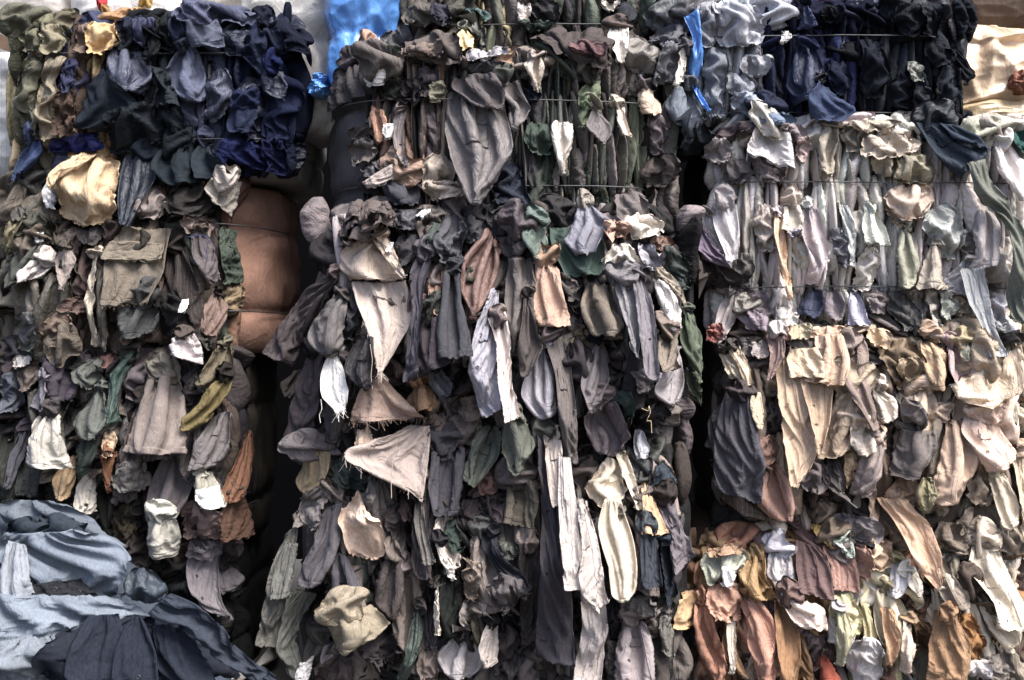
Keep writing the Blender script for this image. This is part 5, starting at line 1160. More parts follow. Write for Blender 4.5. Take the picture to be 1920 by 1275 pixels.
T('V3', 'h', (206, 200, 199), '590,622 560,690 538,748', '762,648 778,740 784,834', 'draped_cloth', 'pale lilac-white flap over the top of the pale bale', 'cloth', e=1.12, puff=0.08)
T('V3', 'd', (184, 169, 151), '1125,675 1120,740 1160,805', '1330,638 1385,700 1402,752', 'draped_cloth', 'beige cloth folded thickly along the top of the pale bale', 'cloth', ang=1.2, puff=0.07)
T('V3', 'f', (50, 60, 73), '1395,598 1440,700 1480,790 1595,890', '1560,588 1660,650 1755,740 1700,795', 'jacket', 'dark slate-blue jacket thrown over the right of the pale bale', 'jacket', puff=0.07, e=1.15, ev=1.06)
T('V3', 'f', (58, 68, 82), '1515,600 1555,680 1600,705', '1600,615 1700,680 1745,745', 'lapel', 'lapel of the dark slate-blue jacket', 'lapel', puff=0.04)
T('V3', 'd', (196, 174, 154), '1290,915 1228,1000 1290,1105', '1425,915 1485,950 1402,1085', 'crumpled_cloth', 'beige swirl below the wire on the right of the pale bale', 'cloth', puff=0.07, tw=2)
T('V3', 'h', (236, 226, 220), '1790,705 1778,850 1885,1005', '1860,690 1930,800 1935,1015', 'draped_cloth', 'pinkish white cloth at the right edge of the photo', 'cloth', puff=0.07)
T('V3', 'd', (42, 88, 82), '1860,670 1830,700 1880,760', '1930,640 1950,700 1930,770', 'crumpled_cloth', 'dark green cloth peeping out at the right edge above the pale bale', 'cloth')
T('F', 'h', (108, 112, 101), '1822,300 1834,360 1864,384 1886,430 1884,560 1882,596', '1858,294 1873,337 1896,375 1922,430 1926,520 1926,614', 'scarf', 'long grey-green scarf hanging at the right edge of the pale bale', 'scarf', puff=0.10, e=1.3, mat='wool', z=2)
T('V7', 'd', (168, 172, 166), '1360,40 1345,130 1400,262', '1480,-10 1540,80 1505,285', 'crumpled_cloth', 'silver-green loop of cloth below the beige swirl', 'cloth', puff=0.08, tw=2)
T('V7', 'h', (178, 169, 166), '1640,25 1605,150 1620,240 1595,325', '1702,25 1746,90 1715,240 1705,322', 'draped_cloth', 'lilac-beige twisted cloth left of the long grey-green scarf', 'cloth', e=1.6, puff=0.05)
T('V7', 'f', (156, 156, 162), '1550,268 1480,350 1405,422', '1592,285 1594,400 1594,495', 'cloth_flap', 'pale blue-lilac triangle left of the printed grey leg', 'cloth')
T('V7', 'h', (166, 169, 170), '1595,325 1595,480 1638,640 1645,785', '1694,318 1704,450 1703,640 1735,774', 'trousers', 'pale blue-grey trouser leg with black printed marks', 'trousers', puff=0.10, e=1.12, z=2)
T('V7', 'h', (229, 219, 216), '230,28 212,90 280,252', '272,55 284,150 314,258', 'cloth_strip', 'narrow white strip at the left end of the pale bale', 'cloth')
T('V7', 'h', (214, 208, 208), '285,-10 272,100 328,305', '388,-5 396,180 374,285', 'draped_cloth', 'lilac-white cloth right of the purple triangle', 'cloth', e=1.3, puff=0.05)
T('V7', 'h', (122, 108, 128), '205,108 178,230 250,285', '222,106 265,200 345,345', 'cloth_flap', 'dusty purple triangle at the left end of the pale bale', 'cloth', e=1.1, cap=0.03)
T('V7', 'h', (224, 186, 146), '590,28 573,150 588,300 640,495', '622,58 628,180 645,330 674,484', 'cloth_strip', 'shiny peach strip running down the pale bale', 'cloth', mat='satin', e=1.7)
T('V7', 'h', (216, 205, 184), '640,5 618,80 602,144', '714,5 725,60 712,134', 'cloth_flap', 'cream square flap above the lilac tab on the pale bale', 'cloth', puff=0.05)
T('V7', 'd', (158, 150, 164), '640,140 632,160 640,180', '700,132 715,150 700,172', 'cloth_flap', 'small lilac tab below the cream square flap', 'cloth')
T('V7', 'h', (204, 208, 195), '1068,15 1026,110 1028,194', '1092,25 1146,110 1160,216', 'cloth_flap', 'pale green-white flap in the middle of the pale bale', 'cloth', puff=0.07)
T('V7', 'd', (226, 218, 206), '1040,225 995,330 982,438', '1090,222 1120,300 1075,442', 'knotted_cloth', 'white knotted cloth below the pale green-white flap', 'cloth', puff=0.06)
T('V7', 'h', (150, 150, 129), '1225,118 1186,270 1208,434', '1272,125 1316,300 1274,434', 'draped_cloth', 'sage green cloth pinched in the middle on the pale bale', 'cloth', e=1.6)
T('V7', 'h', (162, 150, 134), '1385,195 1320,330 1278,436', '1412,215 1445,330 1464,434', 'draped_cloth', 'beige-brown cloth fanning down to the wire of the pale bale', 'cloth', e=1.5, g=0.7)
T('V7', 'h', (68, 74, 96), '770,440 720,510 698,564', '822,438 830,510 818,585', 'cloth_flap', 'slate-blue scrap below the lower wire of the pale bale', 'cloth', puff=0.05)
T('V7', 'h', (168, 166, 182), '985,448 960,530 958,622', '1025,448 1045,530 1045,628', 'cloth_strip', 'lavender strip below the lower wire of the pale bale', 'cloth', e=1.5)
T('V7', 'h', (180, 168, 164), '350,445 290,560 238,695', '402,438 385,560 290,716', 'draped_cloth', 'pale mauve cloth with a red underside at the lower left of the pale bale', 'cloth', puff=0.05)
T('V7', 'd', (152, 90, 80), '270,630 245,670 255,708', '300,610 315,650 285,705', 'cloth_flap', 'reddish lining tip at the lower left of the pale bale', 'lining')
# --- right stack, tan bale
P('V7', 'd', (110, 102, 100), '370,690 350,740 380,780', '450,680 470,730 440,780', 'R3')
P('V7', 'd', (150, 140, 138), '460,720 450,760 480,790', '540,700 560,750 530,790', 'R3')
P('V7', 'd', (120, 112, 108), '640,690 640,720 700,740', '800,690 820,720 790,740', 'R3', ang=1.3)
P('V7', 'd', (126, 107, 82), '1150,700 1130,800 1180,950', '1280,680 1335,800 1320,950', 'R3', tw=2, puff=0.07)
P('V7', 'd', (152, 132, 102), '1220,790 1200,840 1240,900', '1290,780 1325,840 1290,900', 'R3', tw=2)
P('V7', 'h', (182, 153, 116), '1350,690 1328,780 1380,955', '1430,715 1465,830 1445,945', 'R3', e=1.6, g=0.6, name='cloth_fold')
P('V7', 'd', (198, 170, 132), '1060,645 1050,690 1090,730', '1150,640 1170,680 1150,730', 'R3')
P('V7', 'd', (150, 134, 120), '1350,640 1330,680 1400,710', '1520,610 1550,640 1500,700', 'R3', ang=1.3)
P('V7', 'd', (84, 78, 72), '1720,660 1700,690 1730,720', '1840,650 1850,690 1830,720', 'R3')
P('V7', 'd', (162, 122, 110), '590,635 580,670 600,700', '660,625 680,660 650,700', 'R3')
P('V7', 'd', (160, 150, 120), '680,620 640,660 650,690', '750,610 770,650 740,690', 'R3')
P('V7', 'd', (84, 80, 74), '1200,970 1190,1100 1230,1270', '1260,980 1290,1100 1260,1270', 'R3', ang=0.1)
P('V11', 'd', (110, 100, 100), '720,160 678,240 720,320', '800,160 838,240 800,322', 'R3')
P('V11', 'h', (145, 130, 124), '1060,40 1000,200 968,345', '1142,60 1115,220 1040,355', 'R3', e=1.5)
P('V11', 'd', (200, 166, 136), '1170,250 1105,310 1110,370', '1280,250 1295,310 1270,375', 'R3')
P('V11', 'd', (170, 150, 126), '1570,240 1538,310 1560,385', '1660,240 1685,310 1650,385', 'R3')
P('V11', 'd', (124, 94, 82), '490,60 480,120 510,200', '560,40 600,120 570,200', 'R3')
P('V11', 'd', (96, 88, 86), '840,170 830,260 880,350', '900,160 920,260 920,350', 'R3')
P('V11', 'd', (188, 160, 120), '930,130 920,200 930,300', '980,130 980,220 960,300', 'R3')
T('V7', 'h', (74, 72, 77), '360,970 260,1090 240,1240', '400,960 330,1100 290,1280', 'draped_cloth', 'shadowed charcoal cloth at the far left of the tan bale', 'cloth')
T('F', 'h', (82, 80, 87), '1374,733 1352,800 1344,870 1350,924', '1414,733 1420,800 1428,870 1420,938', 'draped_cloth', 'charcoal curtain-like cloth with a torn edge on the left of the tan bale', 'cloth', e=1.35, puff=0.08, k=2.6)
T('V7', 'h', (176, 160, 132), '470,985 455,1060 490,1150', '525,965 530,1050 515,1150', 'cloth_flap', 'khaki lapel right of the charcoal curtain-like cloth', 'lapel')
T('V7', 'h', (224, 207, 176), '318,770 335,830 360,895', '372,765 405,840 425,895', 'cloth_strip', 'left of two cream cuffs at the upper left of the tan bale', 'cuff', e=1.5)
T('V7', 'h', (214, 194, 162), '366,728 400,820 430,935', '424,732 455,820 472,918', 'cloth_strip', 'right of two cream cuffs at the upper left of the tan bale', 'cuff', puff=0.06)
T('V7', 'h', (150, 124, 116), '560,665 548,790 536,905', '625,655 625,750 582,855', 'cloth_strip', 'mauve-brown strip left of the hanging tan shirt', 'cloth', e=1.4)
T('V7', 'h', (135, 118, 108), '955,675 938,800 928,900 1000,1050 1040,1150', '1085,700 1095,760 1062,880 1112,1144', 'trousers', 'grey-brown trouser leg hanging right of the tan shirt', 'trousers', puff=0.07)
T('V7', 'h', (230, 216, 196), '1085,938 1105,1050 1120,1135', '1130,945 1205,1000 1212,1085', 'cloth_flap', 'cream flap right of the grey-brown trouser leg', 'cloth', puff=0.05)
T('F', 'h', (182, 156, 127), '1472,672 1468,740 1471,800 1473,860 1476,906', '1505,668 1520,715 1524,790 1534,842 1484,908', 'shirt', 'long left front of the hanging tan shirt tapering to a point', 'shirt', puff=0.09, e=1.12, z=2, mat='wool')
T('F', 'h', (172, 146, 118), '1514,706 1522,780 1530,852', '1580,712 1562,790 1536,848', 'shirt', 'right front of the hanging tan shirt with a stitched seam', 'shirt', puff=0.08, e=1.15, z=2, mat='wool')
T('V7', 'h', (180, 150, 120), '825,670 815,790 750,905', '955,660 968,800 905,928', 'sleeve', 'tan pleated sleeve twisted above the hanging tan shirt', 'sleeve', puff=0.09, e=1.5, z=2, k=3.5)
T('V7', 'h', (210, 185, 150), '675,740 660,800 678,885', '824,740 836,800 830,895', 'cloth_flap', 'pale tan collar fold at the top of the hanging tan shirt', 'collar', puff=0.08, e=1.25, z=2)
T('V7', 'd', (184, 153, 125), '800,640 775,675 830,695', '930,622 965,650 950,692', 'cloth_flap', 'brown fold above the hanging tan shirt', 'cloth', ang=1.2)
T('V7', 'h', (170, 146, 142), '1470,735 1445,850 1470,925', '1545,728 1645,800 1602,865', 'cloth_flap', 'dusty pink flap left of the cream rolled sleeve', 'cloth', puff=0.05)
T('V7', 'h', (168, 164, 140), '1560,720 1540,770 1560,800', '1640,700 1640,750 1620,790', 'cloth_flap', 'sage scrap above the dusty pink flap', 'cloth')
T('V7', 'f', (222, 200, 170), '1475,925 1495,990 1640,1046', '1855,735 1860,860 1810,965', 'sleeve', 'cream rolled sleeve lying across the right of the tan bale', 'sleeve', puff=0.09, e=1.2, ev=1.3)
T('V11', 'h', (194, 164, 136), '1480,-30 1420,180 1335,375', '1572,-30 1608,160 1542,405', 'draped_cloth', 'tan cloth falling slantwise below the cream rolled sleeve', 'cloth', puff=0.07)
T('F', 'h', (214, 182, 160), '1830,774 1808,811 1848,876 1858,888', '1884,782 1898,819 1916,850 1910,864', 'shirt', 'pinkish beige shirt tail at the right edge of the tan bale', 'shirt', puff=0.10, e=1.2)
T('V11', 'h', (210, 194, 174), '960,0 950,70 990,142', '1070,0 1085,60 1080,130', 'cloth_flap', 'cream scrap in the middle of the tan bale', 'cloth')
T('V11', 'h', (107, 99, 95), '1240,15 1195,140 1165,245', '1405,25 1385,160 1332,265', 'draped_cloth', 'dark taupe gathered cloth left of the tan slantwise cloth', 'cloth', e=1.5, puff=0.06)
T('V11', 'h', (154, 115, 96), '550,195 455,330 530,435 600,470', '602,195 655,290 670,400 642,470', 'hanging_bag', 'rust-brown pouch hanging left of the tan bale centre', 'bag', puff=0.09, e=1.3, g=0.4)
T('V11', 'h', (140, 132, 98), '1310,262 1292,340 1350,435', '1395,270 1400,330 1365,430', 'cloth_flap', 'olive scrap below the dark taupe gathered cloth', 'cloth')
T('V11', 'd', (146, 131, 114), '1560,410 1540,500 1640,600', '1760,390 1825,500 1800,650', 'draped_cloth', 'wide taupe cloth above the cream shirt on the right', 'cloth', puff=0.08, ang=1.0)
T('V11', 'd', (134, 119, 102), '1410,480 1390,540 1430,620', '1560,500 1600,560 1560,640', 'crumpled_cloth', 'brown-taupe folds right of the large tan cone', 'cloth', ang=1.2)
T('V11', 'h', (194, 180, 156), '1680,225 1678,350 1700,505', '1742,225 1794,360 1800,484', 'sleeve', 'pale beige sleeve with a frayed end at the right', 'sleeve', puff=0.06)
T('V11', 'h', (194, 174, 144), '1778,120 1775,350 1790,560', '1850,120 1850,350 1850,565', 'cloth_strip', 'long tan strip along the right edge of the photo', 'cloth')
# --- right stack, rust and cream bale
P('V11', 'd', (134, 124, 124), '930,460 870,520 880,580', '1060,455 1115,520 1080,585', 'R4', ang=1.2, puff=0.06)
P('V11', 'd', (166, 168, 150), '250,640 210,720 215,800', '400,615 435,680 330,760', 'R4')
P('V11', 'd', (182, 138, 112), '240,800 225,880 260,960', '400,790 415,870 400,965', 'R4')
P('V11', 'd', (176, 142, 96), '90,870 55,940 70,1005', '180,850 195,930 180,1005', 'R4')
P('V11', 'd', (188, 178, 128), '880,850 862,940 900,1040', '980,850 1015,940 990,1045', 'R4')
P('V11', 'h', (180, 174, 134), '900,920 885,1060 900,1215', '940,930 965,1060 935,1205', 'R4', e=1.4)
P('V11', 'h', (174, 162, 114), '1020,880 1015,1040 1030,1190', '1060,930 1085,1050 1060,1190', 'R4')
P('V11', 'd', (224, 216, 212), '990,1040 940,1150 970,1290', '1060,1050 1115,1180 1100,1290', 'R4')
P('V11', 'd', (200, 170, 136), '1040,580 1010,640 1060,715', '1140,575 1175,640 1120,725', 'R4')
P('V11', 'd', (172, 132, 112), '990,590 980,670 1000,760', '1040,600 1060,680 1060,770', 'R4', ang=0.1)
P('V11', 'h', (208, 186, 162), '1230,975 1200,1110 1220,1245', '1275,985 1285,1110 1270,1240', 'R4')
P('V11', 'h', (190, 150, 108), '1130,925 1125,1060 1140,1205', '1180,930 1205,1060 1190,1205', 'R4')
P('V11', 'd', (150, 104, 50), '1500,945 1500,1080 1520,1210', '1570,945 1625,1080 1590,1215', 'R4')
P('V11', 'h', (168, 128, 84), '330,960 300,1100 350,1200', '390,960 370,1100 430,1250', 'R4')
P('V11', 'd', (120, 110, 100), '1610,1140 1600,1200 1640,1280', '1760,1130 1790,1200 1760,1280', 'R4')
P('V11', 'd', (110, 92, 92), '720,1010 700,1120 740,1270', '790,1010 810,1100 790,1200', 'R4')
P('V11', 'd', (212, 204, 200), '1560,1190 1550,1240 1560,1290', '1640,1190 1660,1240 1640,1290', 'R4')
P('V11', 'h', (226, 212, 190), '350,955 335,1080 345,1250', '385,960 380,1080 370,1240', 'R4')
P('V11', 'd', (90, 66, 44), '1290,1000 1275,1070 1310,1140', '1380,1000 1400,1080 1360,1140', 'R4')
T('V11', 'd', (182, 146, 110), '260,640 250,650 256,660', '410,598 425,612 415,630', 'cloth_strip', 'narrow peach strip at the upper left of the rust bale', 'cloth')
T('V11', 'h', (162, 126, 68), '470,645 388,730 430,855', '532,645 525,750 585,865', 'draped_cloth', 'mustard yellow gathered cloth at the upper left of the rust bale', 'cloth', e=1.6, puff=0.06, mat='satin')
T('V11', 'h', (190, 184, 184), '565,645 538,740 610,865', '662,648 695,780 725,858', 'draped_cloth', 'light grey twisted cloth right of the mustard cloth', 'cloth', e=1.5, puff=0.06)
T('V11', 'h', (240, 238, 234), '315,712 308,760 312,800', '350,712 382,750 355,806', 'cloth_flap', 'small white tag on the rust bale beside the mustard cloth', 'tag', puff=0.04)
T('V11', 'h', (98, 77, 76), '665,505 720,570 790,625', '700,500 780,545 838,590', 'cloth_strip', 'dark plum collar strip above the two brown flaps', 'collar', puff=0.06)
T('V11', 'f', (150, 110, 94), '835,618 862,700 862,815', '955,605 1004,700 994,835', 'cloth_flap', 'right of two brown flaps, reddish brown, on the rust bale', 'cloth', puff=0.08, e=1.2)
T('V11', 'f', (115, 90, 87), '720,598 698,730 706,840', '832,636 868,690 869,876', 'cloth_flap', 'left of two brown flaps, plum brown, on the rust bale', 'cloth', puff=0.09, e=1.2)
T('V11', 'd', (184, 150, 74), '790,505 765,530 850,600', '840,515 885,580 880,622', 'cloth_strip', 'bright mustard twist above the reddish brown flap', 'cloth', ang=0.8)
T('V11', 'h', (184, 196, 180), '890,575 880,590 930,620', '960,580 978,610 970,665', 'cloth_flap', 'pale sage scrap right of the bright mustard twist', 'cloth')
T('V11', 'h', (168, 118, 90), '185,880 160,980 190,1150 265,1290', '235,880 265,1000 315,1150 325,1290', 'draped_cloth', 'long rust-orange pleated cloth at the lower left of the rust bale', 'cloth', e=1.6, puff=0.06, k=3)
T('V11', 'h', (182, 132, 107), '415,842 438,980 448,1130 495,1290', '485,845 575,980 586,1100 575,1260', 'sleeve', 'pinkish brown sleeve hanging down the rust bale', 'sleeve', puff=0.08)
T('V11', 'h', (130, 98, 60), '690,1010 685,1130 720,1290', '710,1030 745,1150 785,1290', 'draped_cloth', 'right fold of the mustard-brown roll at the bottom', 'cloth')
T('V11', 'h', (148, 110, 70), '585,885 572,1000 588,1290', '665,895 706,1030 684,1290', 'draped_cloth', 'mustard-brown roll of felt hanging at the bottom of the rust bale', 'cloth', puff=0.08, e=1.2, mat='wool')
T('V11', 'h', (232, 210, 192), '608,885 655,960 700,1005', '725,895 826,906 832,1018', 'collar', 'cream collar spread over the top of the mustard-brown roll', 'collar', puff=0.07, e=1.2)
T('V11', 'h', (186, 92, 62), '818,1160 800,1220 803,1290', '832,1160 884,1220 915,1290', 'cloth_flap', 'bright orange-red cloth at the bottom edge', 'cloth', puff=0.06)
T('V11', 'h', (208, 206, 210), '1200,690 1165,770 1150,860', '1240,690 1255,760 1200,855', 'cloth_strip', 'white twisted strip left of the large tan cone', 'cloth', e=1.4)
T('V11', 'h', (232, 220, 200), '1265,740 1240,790 1290,855', '1310,745 1340,800 1330,855', 'cloth_flap', 'small cream pouch below the large tan cone', 'cloth', puff=0.06)
T('V11', 'f', (206, 168, 132), '1130,376 1210,500 1280,680 1380,816', '1252,366 1365,480 1415,640 1404,785', 'sleeve', 'large tan sleeve hanging like a cone across the right stack', 'sleeve', puff=0.10, e=1.22, z=2)
T('V11', 'h', (140, 127, 113), '1420,645 1398,750 1458,944', '1452,655 1525,800 1575,905', 'trousers', 'grey-brown trouser leg right of the large tan cone', 'trousers', puff=0.08)
T('V11', 'h', (224, 208, 178), '1590,835 1610,980 1720,1125', '1665,985 1815,1015 1795,1095', 'shirt', 'lower layer of the cream shirt at the right', 'shirt', puff=0.06)
T('V11', 'h', (216, 203, 178), '1605,615 1555,720 1640,860 1650,995', '1745,645 1805,800 1835,900 1840,1016', 'shirt', 'large cream shirt with a straight hem at the lower right', 'shirt', puff=0.10, e=1.2, k=3)
T('V11', 'h', (156, 120, 80), '1440,965 1390,1100 1355,1290', '1502,955 1555,1100 1545,1290', 'draped_cloth', 'caramel-brown cloth with a seam at the lower right', 'cloth', puff=0.08, e=1.25)
P('V2', 'h', (230, 220, 204), '1760,120 1738,200 1800,345', '1868,100 1855,250 1822,355', 'C1', e=1.1, name='cloth_flap', z=-2)

# --- heap of blue clothes at the lower left
T('V8', 'd', (92, 101, 112), '-40,390 -60,470 -40,600', '220,395 430,490 560,640', 'shirt', 'mid-blue cloth along the back of the blue heap', 'shirt', ang=1.3, puff=0.05, mat='denim', e=1.22, ev=1.2, k=2.2)
T('V8', 'd', (48, 58, 68), '60,470 20,520 60,570', '260,455 400,500 380,560', 'crumpled_cloth', 'blue-black crumpled cloth between the blue shirts of the heap', 'cloth')
T('V8', 'd', (52, 64, 76), '640,740 560,820 620,910', '700,750 775,850 700,930', 'crumpled_cloth', 'dark teal cloth at the right shoulder of the blue heap', 'cloth')
T('V8', 'd', (104, 116, 130), '-40,560 -60,680 0,830', '400,535 560,650 645,780 545,905', 'shirt', 'large light blue-grey shirt bulging on the blue heap', 'shirt', ang=1.0, puff=0.10, mat='denim', e=1.22, ev=1.2, k=2.6)
T('V8', 'h', (124, 131, 140), '-30,600 -30,740 -30,880', '60,620 110,720 165,880', 'shirt', 'pale blue collar piece at the left edge of the blue heap', 'shirt', mat='denim')
T('V8', 'f', (40, 42, 48), '150,795 160,850 175,880', '350,790 450,860 530,930', 'placket', 'black button placket lying across the blue heap', 'placket', e=1.1, puff=0.04)
T('V8', 'd', (110, 122, 135), '-40,850 -60,980 -40,1130', '520,905 700,980 690,1100', 'shirt', 'light blue-grey cloth spread across the front of the blue heap', 'shirt', ang=1.1, puff=0.09, mat='denim', e=1.22, ev=1.2, k=2.4)
T('V8', 'd', (108, 117, 127), '-40,1080 -60,1200 -40,1320', '260,1080 390,1180 370,1320', 'shirt', 'light blue-grey sleeve at the bottom left corner of the photo', 'sleeve', puff=0.07, mat='denim', e=1.22, ev=1.2)
T('V8', 'h', (52, 60, 72), '680,985 850,1030 1000,1140 1150,1235 1330,1300', '790,880 950,915 1085,1005 1175,1140 1390,1280', 'jacket', 'dark denim sleeve sliding down the right of the blue heap', 'sleeve', puff=0.06, e=1.4, mat='denim')
T('V8', 'd', (38, 43, 54), '420,985 300,1120 290,1310', '900,1000 1010,1120 1120,1310', 'jacket', 'black-navy jacket body under the three lapels of the heap', 'jacket', puff=0.05, mat='wool', ang=0.2)
T('V8', 'h', (41, 47, 60), '385,992 335,1100 318,1200 330,1310', '520,990 560,1080 580,1180 610,1310', 'jacket', 'left black-navy lapel in front of the blue heap', 'lapel', puff=0.07, mat='wool', e=1.1, k=1.2)
T('V8', 'h', (43, 49, 62), '730,1036 745,1170 790,1310', '908,1004 985,1130 1110,1310', 'jacket', 'right black-navy lapel in front of the blue heap', 'lapel', puff=0.07, mat='wool', e=1.1, k=1.2)
T('V8', 'h', (39, 45, 58), '598,996 552,1110 548,1200 560,1310', '645,1006 705,1090 755,1190 785,1310', 'jacket', 'pointed middle black-navy lapel in front of the blue heap', 'lapel', puff=0.09, mat='wool', e=1.1, k=1.2)
HEAP_FROM = len(ITEMS) - 13
for it in ITEMS[HEAP_FROM:]: it['group'] = 'clothes heaped at the lower left'

# --- further sleeves and trouser legs half hidden behind the traced garments
ra = np.random.default_rng(4242)
for key, n_, (xa, ya, xb, yb) in (('C3', 14, (610, 480, 1250, 700)), ('C4', 14, (590, 860, 1240, 1120)), ('B3', 6, (30, 690, 400, 770)), ('R3', 8, (1400, 680, 1880, 860)), ('R4', 7, (1320, 1030, 1880, 1130)), ('B2', 5, (20, 420, 380, 540))):
    zc = BALES[key].zones
    for k_ in range(n_):
        x = xa + (xb - xa) * ((k_ + ra.uniform(0.1, 0.9)) / n_); y = ra.uniform(ya, yb); ln = ra.uniform(90, 190); w0 = ra.uniform(12, 24); w1 = ra.uniform(20, 38); sk = ra.normal(0, 18)
        cl = [q for q in zc if q[0] <= x < q[1]] or [zc[-1]]; cols = cl[0][2]; rgb = cols[ra.integers(len(cols))]; f_ = ra.uniform(0.8, 1.2); rgb = tuple(min(235, v * f_) for v in rgb)
        L = f'{x - w0},{y} {x - w1 + sk * .5},{y + ln * .55} {x - w1 * ra.uniform(.8, 1.1) + sk},{y + ln + ra.uniform(-14, 14)}'
        R = f'{x + w0},{y + ra.uniform(-6, 6)} {x + w1 + sk * .5},{y + ln * .5} {x + w1 * ra.uniform(.8, 1.1) + sk},{y + ln + ra.uniform(-14, 14)}'
        P('F', 'h', rgb, L, R, key, name='hanging_sleeve', z=-1, puff=ra.uniform(0.03, 0.07), mat=str(ra.choice(['cotton', 'wool', 'cotton', 'pin', 'satin'])))

# --- tags
for v, L, R, lab in (('V4', '160,150 165,170 185,195', '190,150 205,172 212,192', 'white care tag on the dark green sleeve'),
                     ('V4', '915,490 906,520 905,555', '948,487 950,520 938,553', 'white oval tag in the dark right part of the brown bale'),
                     ('V5', '675,195 665,220 658,244', '697,195 692,220 682,248', 'white tag above the plum-grey trouser leg'),
                     ('V2', '480,690 470,725 490,770', '525,688 530,725 510,770', 'small white folded tag left in the grey-sided bale'),
                     ('V3', '722,155 712,180 700,205', '745,150 768,180 730,198', 'small cream tag at the upper wire of the navy section'),
                     ('V2', '660,1200 665,1215 690,1215', '735,1155 738,1180 720,1200', 'white tag tip below the blue-black slanting cloth')):
    T(v, 'f', (236, 234, 230), L, R, 'care_tag', lab, 'tag', puff=0.03, z=4)

# --- ruffled skirt: three tiers under one thing
from types import SimpleNamespace
rx_, rz_ = at(700, 420, 0.0)
ruf = empty('ruffled_skirt', (float(rx_), -0.05, float(rz_)))
tag(ruf, 'brown skirt end with three ruffled tiers at the left of the middle stack', 'skirt', 'garments hanging from the middle stack')
BALES_ALL = BALES
RUF = SimpleNamespace(root=ruf)
P('V5', 'h', (98, 87, 84), '430,110 425,170 440,222', '695,75 660,140 600,172', 'RUF', name='ruffle', e=1.8, g=0.2, puff=0.03, k=6, z=2)
P('V5', 'h', (100, 89, 86), '445,60 412,110 398,152', '680,30 700,80 690,118', 'RUF', name='ruffle', e=1.8, g=0.2, puff=0.03, k=6, z=2.1)
P('V5', 'h', (96, 86, 83), '480,-25 450,30 420,92', '640,-25 668,10 690,66', 'RUF', name='ruffle', e=1.8, g=0.2, puff=0.03, k=6, z=2.2)

# ------------------------------------------------------------------ sacks behind the stacks
def sack(name, box, y, rgb, mk, label, cat, pinch=(), depth=0.5, pw=2.6, amp=0.03, seed=0, freq=26, lean=0.0):
    r = np.random.default_rng(seed + 40)
    (xl, xr), (zb, zt) = at([box[0], box[2]], 637, y)[0], at(960, np.array([box[3], box[1]]), y)[1]
    cx, hw, cz, hh = (xl + xr) / 2, (xr - xl) / 2, (zb + zt) / 2, (zt - zb) / 2
    nz, na = 90, 140
    z = np.linspace(-1, 1, nz); th = np.linspace(0, 2 * np.pi, na, endpoint=False)
    prof = band(z, pw) * 0.98 + 0.02
    fold = np.full(nz, 0.25)
    for p, st in pinch:
        zp = (float(at(960, p, y)[1]) - cz) / hh
        g = np.exp(-np.abs((z - zp) / 0.16) ** 1.4)
        prof = prof * (1 - st * g); fold = np.maximum(fold, np.exp(-np.abs((z - zp) / 0.45)))
    fold = np.maximum(fold, 0.7 * np.abs(z) ** 4)
    n1 = 1 - 2 * np.abs(snoise((nz, na), (3, freq), r)) ** 0.7; n2 = 0.6 - 1.6 * np.abs(snoise((nz, na), (8, 12), r)) ** 0.8; n3 = snoise((nz, na), (4, 5), r)
    w = amp * (fold[:, None] * n1 + 0.45 * n2 + 0.7 * n3) - 0.006 * np.abs(snoise((nz, na), (20, 40), r))
    c, s_ = np.cos(th), np.sin(th); rad = (np.abs(c) ** 3 + np.abs(s_) ** 3) ** (-1 / 3)
    Pg = np.empty((nz, na, 3))
    Pg[..., 0] = (hw * prof[:, None] + w * np.minimum(1, prof * 2)[:, None]) * (rad * c) + lean * z[:, None] * hh
    Pg[..., 1] = (depth / 2 * (0.3 + 0.7 * prof[:, None]) + w * np.minimum(1, prof * 2)[:, None]) * (rad * s_)
    Pg[..., 2] = hh * (z + 1)[:, None]
    Ug = np.stack(np.broadcast_arrays((th * 0.25)[None], (z * hh)[:, None]), -1)
    root = link(name, mesh_grid(name, Pg, Ug, closed_u=True), MAT[mk], None, lin(rgb))
    root.location = (cx, y + depth / 2, cz - hh)
    tag(root, label, cat, 'sacks piled behind the bales')
    stamp_grid(Pg + np.array(root.location))
    return root
sack('wrapped_sack', (-90, -110, 118, 112), 0.45, (186, 180, 174), 'plastic', 'grey sack wrapped in shiny clear film at the top left corner', 'sack', amp=0.025, seed=1, lean=-0.1)
white = sack('woven_sack', (106, -150, 348, 62), 0.40, (232, 229, 224), 'woven', 'white woven sack with red and yellow tufts behind the navy bale', 'sack', amp=0.012, pw=5, seed=2)
sack('woven_sack', (332, -150, 520, 70), 0.55, (212, 206, 194), 'woven', 'off-white woven sack right of the tufted white sack', 'sack', amp=0.02, seed=3)
sack('tarpaulin_sack', (425, -120, 680, 250), 0.32, (196, 194, 188), 'packed', 'grey tarpaulin sack pinched by a cord between the left and middle stacks', 'sack', pinch=((66, 0.34),), amp=0.04, seed=4, pw=3.2)
sack('woven_sack', (-130, 84, 64, 345), 0.34, (196, 200, 202), 'woven', 'pale grey woven sack at the left edge behind the olive cloth', 'sack', pinch=((152, 0.08), (245, 0.08)), amp=0.012, seed=5, pw=4)
sack('blue_plastic_sack', (596, -120, 756, 178), 0.16, (60, 145, 226), 'plastic', 'bright blue plastic sack between the left and middle stacks', 'sack', pinch=((56, 0.16),), amp=0.022, seed=6, pw=4, freq=34)
sack('blue_plastic_film', (570, 132, 612, 176), 0.20, (60, 145, 226), 'plastic', 'scrap of crumpled blue plastic left of the grey-sided bale', 'plastic', amp=0.02, depth=0.15, seed=7)
